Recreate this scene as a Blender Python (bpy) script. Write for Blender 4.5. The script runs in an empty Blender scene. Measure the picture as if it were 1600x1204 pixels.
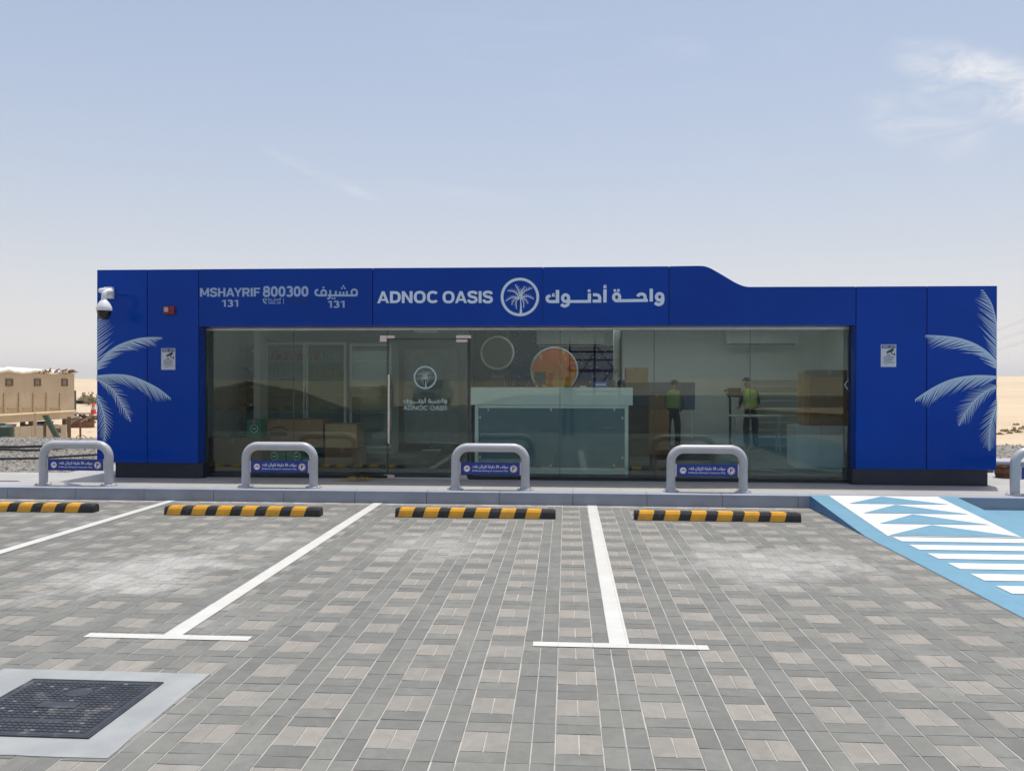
import bpy, bmesh, math, random
from mathutils import Matrix, Vector
random.seed(7)
scene = bpy.context.scene
COL = scene.collection
R = math.radians
HAZE = 0.0005

# ---------------------------------------------------------------- camera
F, CX, CY = 1310.0, 800.0, 602.0
CAM_H = 1.55
RM = Matrix.Rotation(R(3.71), 3, 'Z') @ Matrix.Rotation(R(90 - 0.227), 3, 'X') @ Matrix.Rotation(0.0022, 3, 'Z')
cam = bpy.data.cameras.new('camera')
cam.sensor_width = 36.0
cam.lens = F / 1600 * 36
cam.clip_start = 0.05
cam.clip_end = 6000
camo = bpy.data.objects.new('camera', cam)
COL.objects.link(camo)
camo.matrix_world = Matrix.Translation((0, 0, CAM_H)) @ RM.to_4x4()
scene.camera = camo

# ---------------------------------------------------------------- light
SUN_EL, SUN_AZ = R(78.8), R(23.6)          # azimuth measured from +Y towards +X
sdir = Vector((math.sin(SUN_AZ) * math.cos(SUN_EL), math.cos(SUN_AZ) * math.cos(SUN_EL), math.sin(SUN_EL)))
sun = bpy.data.lights.new('sun', 'SUN')
sun.energy = 4.1
sun.angle = R(0.55)
sun.color = (1.0, 0.975, 0.94)
suno = bpy.data.objects.new('sun', sun)
COL.objects.link(suno)
suno.rotation_euler = (-sdir).to_track_quat('-Z', 'Y').to_euler()
suno.location = (0, 0, 60)

world = bpy.data.worlds.new('World')
scene.world = world
world.use_nodes = True
wn, wl = world.node_tree.nodes, world.node_tree.links
bg = wn['Background']
sky = wn.new('ShaderNodeTexSky')
sky.sky_type = 'NISHITA'
sky.sun_disc = False
sky.sun_elevation = SUN_EL
sky.sun_rotation = SUN_AZ
sky.altitude = 0
sky.air_density = 1.0
sky.dust_density = 4.0
sky.ozone_density = 2.0
bg.inputs['Strength'].default_value = 0.145
# thin cirrus: wisps of noise stretched over the dome, whitening the sky
tc = wn.new('ShaderNodeTexCoord')
def wmap(rot, sc, loc=(0, 0, 0)):
    m = wn.new('ShaderNodeMapping')
    m.inputs['Rotation'].default_value = rot
    m.inputs['Scale'].default_value = sc
    m.inputs['Location'].default_value = loc
    wl.new(tc.outputs['Generated'], m.inputs['Vector'])
    return m
def wnoise(m, scale, detail, rough, dist=0.0):
    n = wn.new('ShaderNodeTexNoise')
    n.inputs['Scale'].default_value = scale
    n.inputs['Detail'].default_value = detail
    n.inputs['Roughness'].default_value = rough
    n.inputs['Distortion'].default_value = dist
    wl.new(m.outputs[0], n.inputs['Vector'])
    return n
def wmath(op, a, b=None, clamp=False):
    n = wn.new('ShaderNodeMath'); n.operation = op; n.use_clamp = clamp
    for i, v in enumerate((a, b)):
        if v is None: continue
        if isinstance(v, (int, float)): n.inputs[i].default_value = v
        else: wl.new(v, n.inputs[i])
    return n.outputs[0]
def wramp(v, a, b):
    n = wn.new('ShaderNodeMapRange'); n.interpolation_type = 'SMOOTHSTEP'
    n.inputs['From Min'].default_value = a; n.inputs['From Max'].default_value = b
    wl.new(v, n.inputs['Value'])
    return n.outputs[0]
c1 = wnoise(wmap((0, R(-35), R(20)), (1.2, 1.2, 5.5), (0.3, 0.1, 0)), 3.2, 7, 0.62, 0.6)
c2 = wnoise(wmap((0, 0, 0), (1, 1, 1.6), (2.1, 0.4, 0.7)), 1.7, 3, 0.5)
wisps = wmath('MULTIPLY', wramp(c1.outputs[0], 0.50, 0.80), wramp(c2.outputs[0], 0.47, 0.68))
# two denser streaks of cirrus: elongated patches at fixed headings of the dome
sx = wn.new('ShaderNodeSeparateXYZ'); wl.new(tc.outputs['Generated'], sx.inputs[0])
def patch(az, el, slope, lu, lv):
    "soft elongated patch about heading az / elevation el (radians)"
    d0 = Vector((math.sin(az) * math.cos(el), math.cos(az) * math.cos(el), math.sin(el)))
    e1 = Vector((math.cos(az), -math.sin(az), 0)); e2 = e1.cross(d0)
    u = (e1 * math.cos(slope) + e2 * math.sin(slope)); v = (-e1 * math.sin(slope) + e2 * math.cos(slope))
    tot = None
    for ax, ln in ((u, lu), (v, lv)):
        dp = wn.new('ShaderNodeVectorMath'); dp.operation = 'DOT_PRODUCT'; dp.inputs[1].default_value = ax
        wl.new(tc.outputs['Generated'], dp.inputs[0])
        q = wmath('DIVIDE', dp.outputs['Value'], ln); q = wmath('MULTIPLY', q, q)
        tot = q if tot is None else wmath('ADD', tot, q)
    dp = wn.new('ShaderNodeVectorMath'); dp.operation = 'DOT_PRODUCT'; dp.inputs[1].default_value = d0
    wl.new(tc.outputs['Generated'], dp.inputs[0])
    return wmath('MULTIPLY', wramp(tot, 1.0, 0.0), wmath('GREATER_THAN', dp.outputs['Value'], 0.0))
c3 = wnoise(wmap((0, R(40), R(-25)), (1.2, 1.2, 3.6), (5.3, 2.2, 1.1)), 9.0, 6, 0.62, 0.9)
c3r = wramp(c3.outputs[0], 0.30, 0.78)
st1 = wmath('ADD', patch(R(26.0), R(17.2), R(-28), 0.12, 0.034), wmath('MULTIPLY', patch(R(22.5), R(15.6), R(-24), 0.085, 0.04), 0.42))
st2 = wmath('ADD', patch(R(-16.3), R(13.4), R(-22), 0.085, 0.009), wmath('MULTIPLY', patch(R(-9), R(12.6), R(-5), 0.13, 0.016), 0.4))
streak = wmath('MULTIPLY', wmath('ADD', wmath('MULTIPLY', st1, 1.0), wmath('MULTIPLY', st2, 0.3)), c3r)
cl = wmath('ADD', wmath('MULTIPLY', wisps, 0.15), wmath('MULTIPLY', streak, 0.85), True)
# desert dust veil: thick near the horizon, thin overhead
veil = wmath('POWER', wmath('SUBTRACT', 1.0, wmath('ABSOLUTE', sx.outputs['Z']), True), 6.8)
VEIL_COL, CLOUD_COL = (8.0, 7.5, 7.0, 1), (7.2, 7.1, 6.9, 1)
def wmix(fac, a, col):
    n = wn.new('ShaderNodeMix'); n.data_type = 'RGBA'
    wl.new(fac, n.inputs[0]); wl.new(a, n.inputs[6]); n.inputs[7].default_value = col
    return n.outputs[2]
skyc = wmix(wmath('MULTIPLY', wramp(sx.outputs['Z'], 0.75, 0.25), 0.5), sky.outputs[0], (3.9, 4.75, 6.2, 1))      # high thin haze over the whole dome
skyc = wmix(wmath('MULTIPLY', veil, 0.95), skyc, VEIL_COL)
skyc = wmix(cl, skyc, CLOUD_COL)
wl.new(skyc, bg.inputs['Color'])

scene.view_settings.view_transform = 'Standard'
scene.view_settings.look = 'None'
scene.view_settings.exposure = -0.10
scene.view_settings.gamma = 1.0
scene.view_settings.use_curve_mapping = False
cy = scene.cycles
cy.use_denoising = True
cy.max_bounces = 18
cy.diffuse_bounces = 9
cy.glossy_bounces = 4
cy.transparent_max_bounces = 24
cy.caustics_reflective = False
cy.caustics_refractive = False
cy.sample_clamp_indirect = 6.0

# ---------------------------------------------------------------- helpers
def ray(px, py):
    return RM @ Vector(((px - CX) / F, (CY - py) / F, -1.0))
def PY(px, py, Y):
    "point of the picture on the vertical plane Y"
    d = ray(px, py); t = Y / d.y
    return Vector((d.x * t, Y, CAM_H + d.z * t))
def PZ(px, py, z):
    "point of the picture on the level plane z"
    d = ray(px, py); t = (z - CAM_H) / d.z
    return Vector((d.x * t, d.y * t, z))

def s2l(c):
    c = c / 255.0
    return c / 12.92 if c <= 0.04045 else ((c + 0.055) / 1.055) ** 2.4
def rgb(r, g, b): return (s2l(r), s2l(g), s2l(b))

class NT:
    def __init__(self, name):
        self.m = bpy.data.materials.new(name); self.m.use_nodes = True
        self.n, self.l = self.m.node_tree.nodes, self.m.node_tree.links
        self.b = self.n['Principled BSDF']
        self.out = self.n['Material Output']
        self._tc = None
    def tc(self, w='Object'):
        if self._tc is None: self._tc = self.n.new('ShaderNodeTexCoord')
        return self._tc.outputs[w]
    def math(self, op, a, b=None, clamp=False):
        n = self.n.new('ShaderNodeMath'); n.operation = op; n.use_clamp = clamp
        for i, v in enumerate((a, b)):
            if v is None: continue
            if isinstance(v, (int, float)): n.inputs[i].default_value = v
            else: self.l.new(v, n.inputs[i])
        return n.outputs[0]
    def mapping(self, vec, scale=(1, 1, 1), rot=(0, 0, 0)):
        n = self.n.new('ShaderNodeMapping')
        n.inputs['Scale'].default_value = scale; n.inputs['Rotation'].default_value = rot
        self.l.new(vec, n.inputs['Vector']); return n.outputs[0]
    def noise(self, scale, detail=4, rough=0.55, vec=None, dist=0.0):
        n = self.n.new('ShaderNodeTexNoise')
        n.inputs['Scale'].default_value = scale; n.inputs['Detail'].default_value = detail
        n.inputs['Roughness'].default_value = rough; n.inputs['Distortion'].default_value = dist
        self.l.new(vec if vec is not None else self.tc(), n.inputs['Vector']); return n.outputs[0]
    def vor(self, scale, vec=None, out='Color', feature='F1'):
        n = self.n.new('ShaderNodeTexVoronoi'); n.feature = feature
        n.inputs['Scale'].default_value = scale
        self.l.new(vec if vec is not None else self.tc(), n.inputs['Vector']); return n.outputs[out]
    def ramp(self, v, a, b, lo=0.0, hi=1.0):
        n = self.n.new('ShaderNodeMapRange'); n.interpolation_type = 'SMOOTHSTEP'
        n.inputs['From Min'].default_value = a; n.inputs['From Max'].default_value = b
        n.inputs['To Min'].default_value = lo; n.inputs['To Max'].default_value = hi
        self.l.new(v, n.inputs['Value']); return n.outputs[0]
    def mix(self, f, a, b, mode='MIX'):
        n = self.n.new('ShaderNodeMix'); n.data_type = 'RGBA'; n.blend_type = mode
        for i, v in ((0, f), (6, a), (7, b)):
            if isinstance(v, (int, float)): n.inputs[i].default_value = v if i == 0 else (v, v, v, 1)
            elif isinstance(v, tuple): n.inputs[i].default_value = (*v[:3], 1)
            else: self.l.new(v, n.inputs[i])
        return n.outputs[2]
    def bump(self, h, strength=0.3, dist=0.01):
        n = self.n.new('ShaderNodeBump')
        n.inputs['Strength'].default_value = strength; n.inputs['Distance'].default_value = dist
        self.l.new(h, n.inputs['Height']); self.l.new(n.outputs[0], self.b.inputs['Normal'])
    def color(self, v):
        if isinstance(v, tuple): self.b.inputs['Base Color'].default_value = (*v[:3], 1)
        else: self.l.new(v, self.b.inputs['Base Color'])
    def set(self, **k):
        for a, v in k.items():
            i = self.b.inputs[a.replace('_', ' ')]
            if isinstance(v, (int, float, tuple)): i.default_value = v
            else: self.l.new(v, i)

def mat(name, col, rough=0.5, metal=0.0, var=0.12, scale=6.0, bump=0.0, bscale=60.0, coat=0.0, spec=0.5, dirt=None):
    "plain procedural material: two octaves of tone variation, uneven gloss, optional grain"
    t = NT(name)
    n = t.noise(scale, 5, 0.6)
    dark = tuple(c * (1 - var) for c in col); light = tuple(min(1, c * (1 + var)) for c in col)
    c = t.mix(t.ramp(n, 0.25, 0.75), dark, light)
    if dirt:
        c = t.mix(t.ramp(t.noise(scale * 0.45, 6, 0.7), 0.52, 0.75, 0, dirt[1]), c, dirt[0])
    t.color(c)
    t.set(Roughness=t.ramp(t.noise(scale * 2.3, 3), 0.2, 0.8, max(0.02, rough * 0.82), min(1, rough * 1.15)), Metallic=metal)
    t.b.inputs['Specular IOR Level'].default_value = spec
    t.b.inputs['Coat Weight'].default_value = coat
    t.b.inputs['Coat Roughness'].default_value = 0.08
    if bump: t.bump(t.noise(bscale, 6, 0.6), bump, 0.01)
    return t.m

WPOS = {}
def wpos(o): return WPOS.get(o.name, Vector((0, 0, 0))) if o else Vector((0, 0, 0))

class MB:
    def __init__(self): self.v, self.f, self.mi = [], [], []
    def add(self, vs, fs, mi=0):
        k = len(self.v); self.v += [tuple(x) for x in vs]
        for f in fs: self.f.append([k + i for i in f]); self.mi.append(mi)
    def box(self, x0, x1, y0, y1, z0, z1, mi=0, c=0.0):
        if c <= 0:
            v = [(x, y, z) for z in (z0, z1) for y in (y0, y1) for x in (x0, x1)]
            self.add(v, [(0, 2, 3, 1), (4, 5, 7, 6), (0, 1, 5, 4), (2, 6, 7, 3), (0, 4, 6, 2), (1, 3, 7, 5)], mi); return
        bm = bmesh.new(); bmesh.ops.create_cube(bm, size=1)
        for q in bm.verts:
            q.co = Vector(((x0 + x1) / 2 + q.co.x * (x1 - x0), (y0 + y1) / 2 + q.co.y * (y1 - y0), (z0 + z1) / 2 + q.co.z * (z1 - z0)))
        bmesh.ops.bevel(bm, geom=bm.edges[:], offset=c, segments=2, affect='EDGES', profile=0.7)
        bm.verts.index_update()
        self.add([q.co[:] for q in bm.verts], [[q.index for q in f.verts] for f in bm.faces], mi); bm.free()
    def tube(self, pts, r, n=12, mi=0, caps=True, close=False):
        pts = [Vector(p) for p in pts]; m = len(pts)
        rs = r if isinstance(r, (list, tuple)) else [r] * m
        up = None; rings = []
        for i in range(m):
            if close: t = (pts[(i + 1) % m] - pts[i - 1]).normalized()
            else: t = (pts[min(i + 1, m - 1)] - pts[max(i - 1, 0)]).normalized()
            if up is None:
                up = Vector((0, 0, 1)) if abs(t.z) < 0.9 else Vector((1, 0, 0))
            s = t.cross(up).normalized(); up = s.cross(t).normalized()
            rings.append([pts[i] + (s * math.cos(a) + up * math.sin(a)) * rs[i] for a in [2 * math.pi * k / n for k in range(n)]])
        vs = [p for q in rings for p in q]; fs = []
        for i in range(m if close else m - 1):
            j = (i + 1) % m
            for k in range(n):
                fs.append((i * n + k, i * n + (k + 1) % n, j * n + (k + 1) % n, j * n + k))
        if caps and not close:
            fs.append(tuple(range(n - 1, -1, -1))); fs.append(tuple((m - 1) * n + k for k in range(n)))
        self.add(vs, fs, mi)
    def lathe(self, prof, cx, cy, n=24, mi=0, z0=0.0):
        "profile of (radius, z)"
        vs, fs = [], []
        for r, z in prof:
            for k in range(n):
                a = 2 * math.pi * k / n
                vs.append((cx + r * math.cos(a), cy + r * math.sin(a), z0 + z))
        m = len(prof)
        for i in range(m - 1):
            for k in range(n):
                fs.append((i * n + k, i * n + (k + 1) % n, (i + 1) * n + (k + 1) % n, (i + 1) * n + k))
        fs.append(tuple(range(n - 1, -1, -1))); fs.append(tuple((m - 1) * n + k for k in range(n)))
        self.add(vs, fs, mi)
    def prism(self, poly, y0, y1, mi=0):
        "poly of (x, z), extruded along y (y0 is the front)"
        n = len(poly)
        a = sum(poly[i][0] * poly[(i + 1) % n][1] - poly[(i + 1) % n][0] * poly[i][1] for i in range(n))
        if a < 0: poly = poly[::-1]
        vs = [(x, y0, z) for x, z in poly] + [(x, y1, z) for x, z in poly]
        fs = [tuple(range(n)), tuple(range(2 * n - 1, n - 1, -1))]
        for i in range(n):
            j = (i + 1) % n
            fs.append((i, n + i, n + j, j))
        self.add(vs, fs, mi)
    def sheet(self, poly, y, mi=0):
        "flat poly of (x, z) facing -y"
        n = len(poly)
        a = sum(poly[i][0] * poly[(i + 1) % n][1] - poly[(i + 1) % n][0] * poly[i][1] for i in range(n))
        if a < 0: poly = poly[::-1]
        self.add([(x, y, z) for x, z in poly], [tuple(range(n))], mi)
    def flat(self, poly, z, mi=0):
        "level poly of (x, y) facing up"
        n = len(poly)
        a = sum(poly[i][0] * poly[(i + 1) % n][1] - poly[(i + 1) % n][0] * poly[i][1] for i in range(n))
        if a < 0: poly = poly[::-1]
        self.add([(x, y, z) for x, y in poly], [tuple(range(n))], mi)
    def ribbon(self, pts, w, y, mi=0, closed=False):
        "stroke of width w along (x, z) points, facing -y"
        L = ribbon2d(pts, w, closed); n = len(L)
        vs = []
        for a, b in L: vs += [(a[0], y, a[1]), (b[0], y, b[1])]
        fs = []
        for i in range(n if closed else n - 1):
            j = (i + 1) % n
            fs.append((2 * i, 2 * i + 1, 2 * j + 1, 2 * j))
        self.add(vs, fs, mi)
    def build_each(self, name, mats, parent=None, smooth=None):
        "every separate piece becomes a part of its own"
        par = list(range(len(self.v)))
        def root(i):
            while par[i] != i: par[i] = par[par[i]]; i = par[i]
            return i
        for f in self.f:
            for i in f[1:]: par[root(i)] = root(f[0])
        groups = {}
        for k, f in enumerate(self.f): groups.setdefault(root(f[0]), []).append(k)
        out = []
        for g in groups.values():
            m = MB(); ids = {}
            for k in g:
                for i in self.f[k]:
                    if i not in ids: ids[i] = len(m.v); m.v.append(self.v[i])
                m.f.append([ids[i] for i in self.f[k]]); m.mi.append(self.mi[k])
            out.append(m.build(name, mats, parent, smooth))
        return out
    def build(self, name, mats, parent=None, smooth=None, loc=None):
        me = bpy.data.meshes.new(name)
        off = wpos(parent) if loc is None else Vector(loc)
        me.from_pydata([(x - off.x, y - off.y, z - off.z) for x, y, z in self.v], [], self.f)
        mats = mats if isinstance(mats, (list, tuple)) else [mats]
        for m in mats: me.materials.append(m)
        if len(mats) > 1: me.polygons.foreach_set('material_index', self.mi)
        if smooth:
            me.shade_smooth(); me.set_sharp_from_angle(angle=R(smooth))
        me.update()
        o = bpy.data.objects.new(name, me); COL.objects.link(o)
        if parent: o.parent = parent
        elif loc is not None: o.location = loc
        WPOS[o.name] = off
        return o

def ribbon2d(pts, w, closed=False):
    pts = [Vector(p) for p in pts]; n = len(pts); out = []
    for i in range(n):
        if closed: a, b, c = pts[i - 1], pts[i], pts[(i + 1) % n]
        else: a, b, c = pts[max(i - 1, 0)], pts[i], pts[min(i + 1, n - 1)]
        d1 = (b - a); d2 = (c - b)
        if d1.length < 1e-9: d1 = d2
        if d2.length < 1e-9: d2 = d1
        d1.normalize(); d2.normalize()
        n1 = Vector((-d1.y, d1.x)); n2 = Vector((-d2.y, d2.x))
        m = (n1 + n2)
        m = m.normalized() if m.length > 1e-6 else n1
        k = min(1.8, 1 / max(0.3, m.dot(n1)))
        out.append(((b + m * w / 2 * k)[:], (b - m * w / 2 * k)[:]))
    return out

def smooth_path(pts, k=5, closed=False):
    "Catmull-Rom through 2-D or 3-D points"
    P = [Vector(p) for p in pts]; n = len(P); out = []
    for i in range(n if closed else n - 1):
        if closed: p0, p1, p2, p3 = P[i - 1], P[i], P[(i + 1) % n], P[(i + 2) % n]
        else: p0, p1, p2, p3 = P[max(i - 1, 0)], P[i], P[i + 1], P[min(i + 2, n - 1)]
        for j in range(k):
            t = j / k
            out.append(0.5 * ((2 * p1) + (p2 - p0) * t + (2 * p0 - 5 * p1 + 4 * p2 - p3) * t * t + (3 * p1 - p0 - 3 * p2 + p3) * t ** 3))
    if not closed: out.append(P[-1])
    return [tuple(p) for p in out]

def tag(o, label=None, cat=None, group=None, kind=None):
    if label: o['label'] = label
    if cat: o['category'] = cat
    if group: o['group'] = group
    if kind: o['kind'] = kind
    return o
def thing(name, loc, label, cat, group=None):
    o = bpy.data.objects.new(name, None); COL.objects.link(o)
    o.empty_display_size = 0.2; o.location = loc; WPOS[o.name] = Vector(loc)
    return tag(o, label, cat, group)
def struct(o): o['kind'] = 'structure'; return o
def copy_tree(o, parent=None):
    c = o.copy(); COL.objects.link(c); c.parent = parent
    for ch in list(o.children): copy_tree(ch, c)
    return c

def text_mb(mb, body, x0, x1, z0, z1, y, mi=0, offset=0.0, spacing=1.0):
    "fit a line of type into a rectangle on the plane y"
    c = bpy.data.curves.new('type', 'FONT'); c.body = body; c.size = 1; c.offset = offset
    c.space_character = spacing; c.resolution_u = 3
    o = bpy.data.objects.new('type', c); COL.objects.link(o)
    dg = bpy.context.evaluated_depsgraph_get(); dg.update()
    me = bpy.data.meshes.new_from_object(o.evaluated_get(dg))
    xs = [v.co.x for v in me.vertices]; ys = [v.co.y for v in me.vertices]
    a, b, p, q = min(xs), max(xs), min(ys), max(ys)
    vs = [(x0 + (v.co.x - a) / (b - a) * (x1 - x0), y, z0 + (v.co.y - p) / (q - p) * (z1 - z0)) for v in me.vertices]
    mb.add(vs, [tuple(f.vertices) for f in me.polygons], mi)
    bpy.data.objects.remove(o); bpy.data.curves.remove(c); bpy.data.meshes.remove(me)
def arabic(h): return ''.join(' ' if x == '_' else (chr(int(x, 16)) if len(x) == 4 else x) for x in reversed(h.split()))

# --- block lettering drawn as strokes; glyph = (width, [(kind, data...)]), cap height 1
def sup(cx, cz, rx, rz, a0, a1, n=22, e=2.45):
    o = []
    for k in range(n + 1):
        a = R(a0 + (a1 - a0) * k / n); c, s = math.cos(a), math.sin(a)
        o.append((cx + rx * math.copysign(abs(c) ** (2 / e), c), cz + rz * math.copysign(abs(s) ** (2 / e), s)))
    return o
T_ = 0.225; H_ = T_ / 2
def st(x): return ('p', [(x, 0), (x + T_, 0), (x + T_, 1), (x, 1)])
GL = {
 'A': (0.93, [('p', [(0, 0), (0.21, 0), (0.575, 1), (0.36, 1)]), ('p', [(0.93, 0), (0.72, 0), (0.355, 1), (0.57, 1)]), ('p', [(0.2, 0.2), (0.73, 0.2), (0.68, 0.36), (0.25, 0.36)])]),
 'D': (0.83, [st(0), ('r', [(0.1, H_), (0.38, H_)] + sup(0.38, 0.5, 0.355, 0.5 - H_, -90, 90, 16)[1:-1] + [(0.38, 1 - H_), (0.1, 1 - H_)])]),
 'N': (0.84, [st(0), st(0.84 - T_), ('p', [(0.0, 1), (0.22, 1), (0.84, 0), (0.62, 0)])]),
 'O': (0.93, [('c', sup(0.465, 0.5, 0.465 - H_, 0.52 - H_, 0, 360, 40)[:-1])]),
 'C': (0.88, [('r', sup(0.465, 0.5, 0.465 - H_, 0.52 - H_, 38, 322, 34))]),
 'S': (0.76, [('r', smooth_path([(0.68, 0.74), (0.6, 0.88), (0.38, 0.925), (0.16, 0.87), (0.105, 0.72), (0.2, 0.58), (0.4, 0.51), (0.6, 0.44), (0.665, 0.29), (0.6, 0.13), (0.37, 0.07), (0.14, 0.13), (0.07, 0.29)], 4))]),
 'I': (T_, [st(0)]),
 'M': (0.98, [st(0), st(0.98 - T_), ('p', [(0.0, 1), (0.23, 1), (0.575, 0.18), (0.405, 0.18)]), ('p', [(0.98, 1), (0.75, 1), (0.405, 0.18), (0.575, 0.18)])]),
 'H': (0.8, [st(0), st(0.8 - T_), ('p', [(0.1, 0.41), (0.7, 0.41), (0.7, 0.59), (0.1, 0.59)])]),
 'Y': (0.86, [('p', [(0.335, 0), (0.525, 0), (0.525, 0.42), (0.335, 0.42)]), ('p', [(0, 1), (0.22, 1), (0.53, 0.38), (0.335, 0.38)]), ('p', [(0.86, 1), (0.64, 1), (0.33, 0.38), (0.525, 0.38)])]),
 'R': (0.8, [st(0), ('r', [(0.1, 1 - H_), (0.46, 1 - H_)] + sup(0.46, 0.665, 0.225, 0.24, 90, -90, 14)[1:-1] + [(0.46, 0.425), (0.1, 0.425)]), ('p', [(0.37, 0.42), (0.58, 0.42), (0.8, 0), (0.57, 0)])]),
 'F': (0.68, [st(0), ('p', [(0.1, 0.82), (0.68, 0.82), (0.68, 1), (0.1, 1)]), ('p', [(0.1, 0.4), (0.62, 0.4), (0.62, 0.57), (0.1, 0.57)])]),
 'L': (0.64, [st(0), ('p', [(0.1, 0), (0.64, 0), (0.64, 0.18), (0.1, 0.18)])]),
 'U': (0.8, [('r', [(H_, 1), (H_, 0.42)] + sup(0.4, 0.42, 0.4 - H_, 0.42 - H_, 180, 360, 16)[1:-1] + [(0.8 - H_, 0.42), (0.8 - H_, 1)])]),
 '8': (0.72, [('c', sup(0.36, 0.735, 0.235, 0.19, 0, 360, 28)[:-1]), ('c', sup(0.36, 0.29, 0.27, 0.215, 0, 360, 28)[:-1])]),
 '0': (0.72, [('c', sup(0.36, 0.5, 0.36 - H_, 0.51 - H_, 0, 360, 36)[:-1])]),
 '3': (0.7, [('r', sup(0.34, 0.735, 0.235, 0.19, 155, -90, 18)), ('r', sup(0.34, 0.29, 0.265, 0.215, 90, -155, 20))]),
 '1': (0.46, [('p', [(0.25, 0), (0.45, 0), (0.45, 1), (0.25, 1)]), ('p', [(0, 0.72), (0.27, 0.84), (0.27, 1), (0.22, 1), (0, 0.88)])]),
 ' ': (0.3, []),
}
KERN = {'AY': -0.16, 'YR': -0.07, 'HA': -0.05, 'OA': -0.06, 'AS': -0.05, 'AD': -0.03}
def letters(mb, body, x0, x1, z0, z1, y, gap=0.1, mi=0):
    W = sum(GL[c][0] for c in body) + gap * (len(body) - 1) + sum(KERN.get(body[i:i + 2], 0) for i in range(len(body)))
    kx, kz = (x1 - x0) / W, (z1 - z0); x = 0; q = 0
    for ci, c in enumerate(body):
        for kind, pts in GL[c][1]:
            yy = y - 0.00012 * (q % 4); q += 1
            if kind == 'p': mb.sheet([(x0 + (x + a) * kx, z0 + b * kz) for a, b in pts], yy, mi)
            else:
                L = ribbon2d(pts, T_ if c not in '83' else T_ * 0.95, kind == 'c'); n = len(L)
                vs = []
                for a, b in L: vs += [(x0 + (x + a[0]) * kx, yy, z0 + a[1] * kz), (x0 + (x + b[0]) * kx, yy, z0 + b[1] * kz)]
                mb.add(vs, [(2 * i, 2 * i + 1, 2 * ((i + 1) % n) + 1, 2 * ((i + 1) % n)) for i in range(n if kind == 'c' else n - 1)], mi)
        x += GL[c][0] + gap + KERN.get(body[ci:ci + 2], 0)
# ---------------------------------------------------------------- plan of the place
YK = 10.60          # kerb face
YF = 11.75          # front of the blue panels
YG = 12.02          # glass line
ZP = 0.15           # pavement level
ZFL = 0.17          # shop floor
YB = 18.6           # back wall inside

# ---------------------------------------------------------------- terrain
from mathutils import noise as mn
def terrain_z(x, y):
    r = math.hypot(x, y)
    z = -0.06
    # ground falls away beyond the gravel on the left
    lx = min(1, max(0, (-7.0 - x) / 6)); ly = min(1, max(0, (y - 22.0) / 2.6))
    z += -1.25 * lx * ly * min(1, max(0, (150 - r) / 40))
    if (r > 60 and not (-84 < y < 0 and abs(x) < 64)) or y > 25:
        k = min(1, max(0, (r - 70) / 120)); k = k * k * (3 - 2 * k)
        d = mn.fractal(Vector((x / 95.0 + 3.1, y / 70.0 + 1.7, 0.3)), 0.9, 2.0, 4)
        e = mn.fractal(Vector((x / 30.0, y / 24.0, 4.3)), 0.9, 2.0, 4)
        w = abs(mn.noise(Vector((x / 160.0, y / 120.0, 9.1))))
        z += k * (1.0 + 0.8 * d + 0.22 * e + 2.2 * w + (1.1 if x > 0 and y > 0 else 0))
        k2 = min(1, max(0, (y - 24) / 12)) * min(1, max(0, (x - 3) / 6))
        z += k2 * 0.10 * e * (1 - k)
    if r > 600: z -= (r - 600) * 0.0012
    return z
t = NT('desert sand')
nn = t.noise(0.05, 6, 0.6)
c = t.mix(t.ramp(nn, 0.3, 0.7), rgb(186, 167, 141), rgb(199, 181, 154))
c = t.mix(t.ramp(t.noise(0.9, 6, 0.7), 0.55, 0.8, 0, 0.35), c, rgb(176, 148, 114))
t.color(c); t.set(Roughness=0.95); t.b.inputs['Specular IOR Level'].default_value = 0.15
t.bump(t.math('ADD', t.noise(1.5, 6, 0.65), t.math('MULTIPLY', t.noise(14, 4), 0.2)), 0.6, 0.25)
M_sand = t.m
mb = MB()
radii = [0]; r_ = 3.0
while r_ < 2600: radii.append(r_); r_ *= 1.075
NA = 260
vs = []
for r_ in radii:
    for k in range(NA):
        a = 2 * math.pi * k / NA
        x, y = r_ * math.sin(a), r_ * math.cos(a) + 4
        vs.append((x, y, terrain_z(x, y)))
fs = []
for i in range(len(radii) - 1):
    for k in range(NA):
        j = (k + 1) % NA
        if i == 0: fs.append((k, NA + j, NA + k))
        else: fs.append((i * NA + k, i * NA + j, (i + 1) * NA + j, (i + 1) * NA + k))
mb.add(vs, fs)
struct(mb.build('desert_ground', M_sand, smooth=180))

# asphalt of the forecourt behind the viewpoint (seen mirrored in the shop glass)
t = NT('asphalt')
c = t.mix(t.ramp(t.noise(0.5, 5), 0.3, 0.7), (0.035, 0.037, 0.040), (0.060, 0.062, 0.064))
c = t.mix(t.ramp(t.noise(90, 2), 0.6, 0.8, 0, 0.5), c, (0.13, 0.13, 0.125))
t.color(c); t.set(Roughness=0.85); t.bump(t.noise(120, 3), 0.3, 0.004)
M_asph = t.m
mb = MB(); mb.flat([(-60, -80), (60, -80), (60, -1.6), (-60, -1.6)], -0.022)
struct(mb.build('road', M_asph))
mb = MB(); mb.flat([(-140, 96), (-16, 90), (-14, 103), (-140, 112)], -0.62)
mb.flat([(-140, 112.02), (-14, 103.02), (-14, 103.5), (-140, 112.5)], -0.64)
struct(mb.build('distant_road', mat('worn asphalt', rgb(142, 138, 132), 0.9, var=0.1)))

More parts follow.
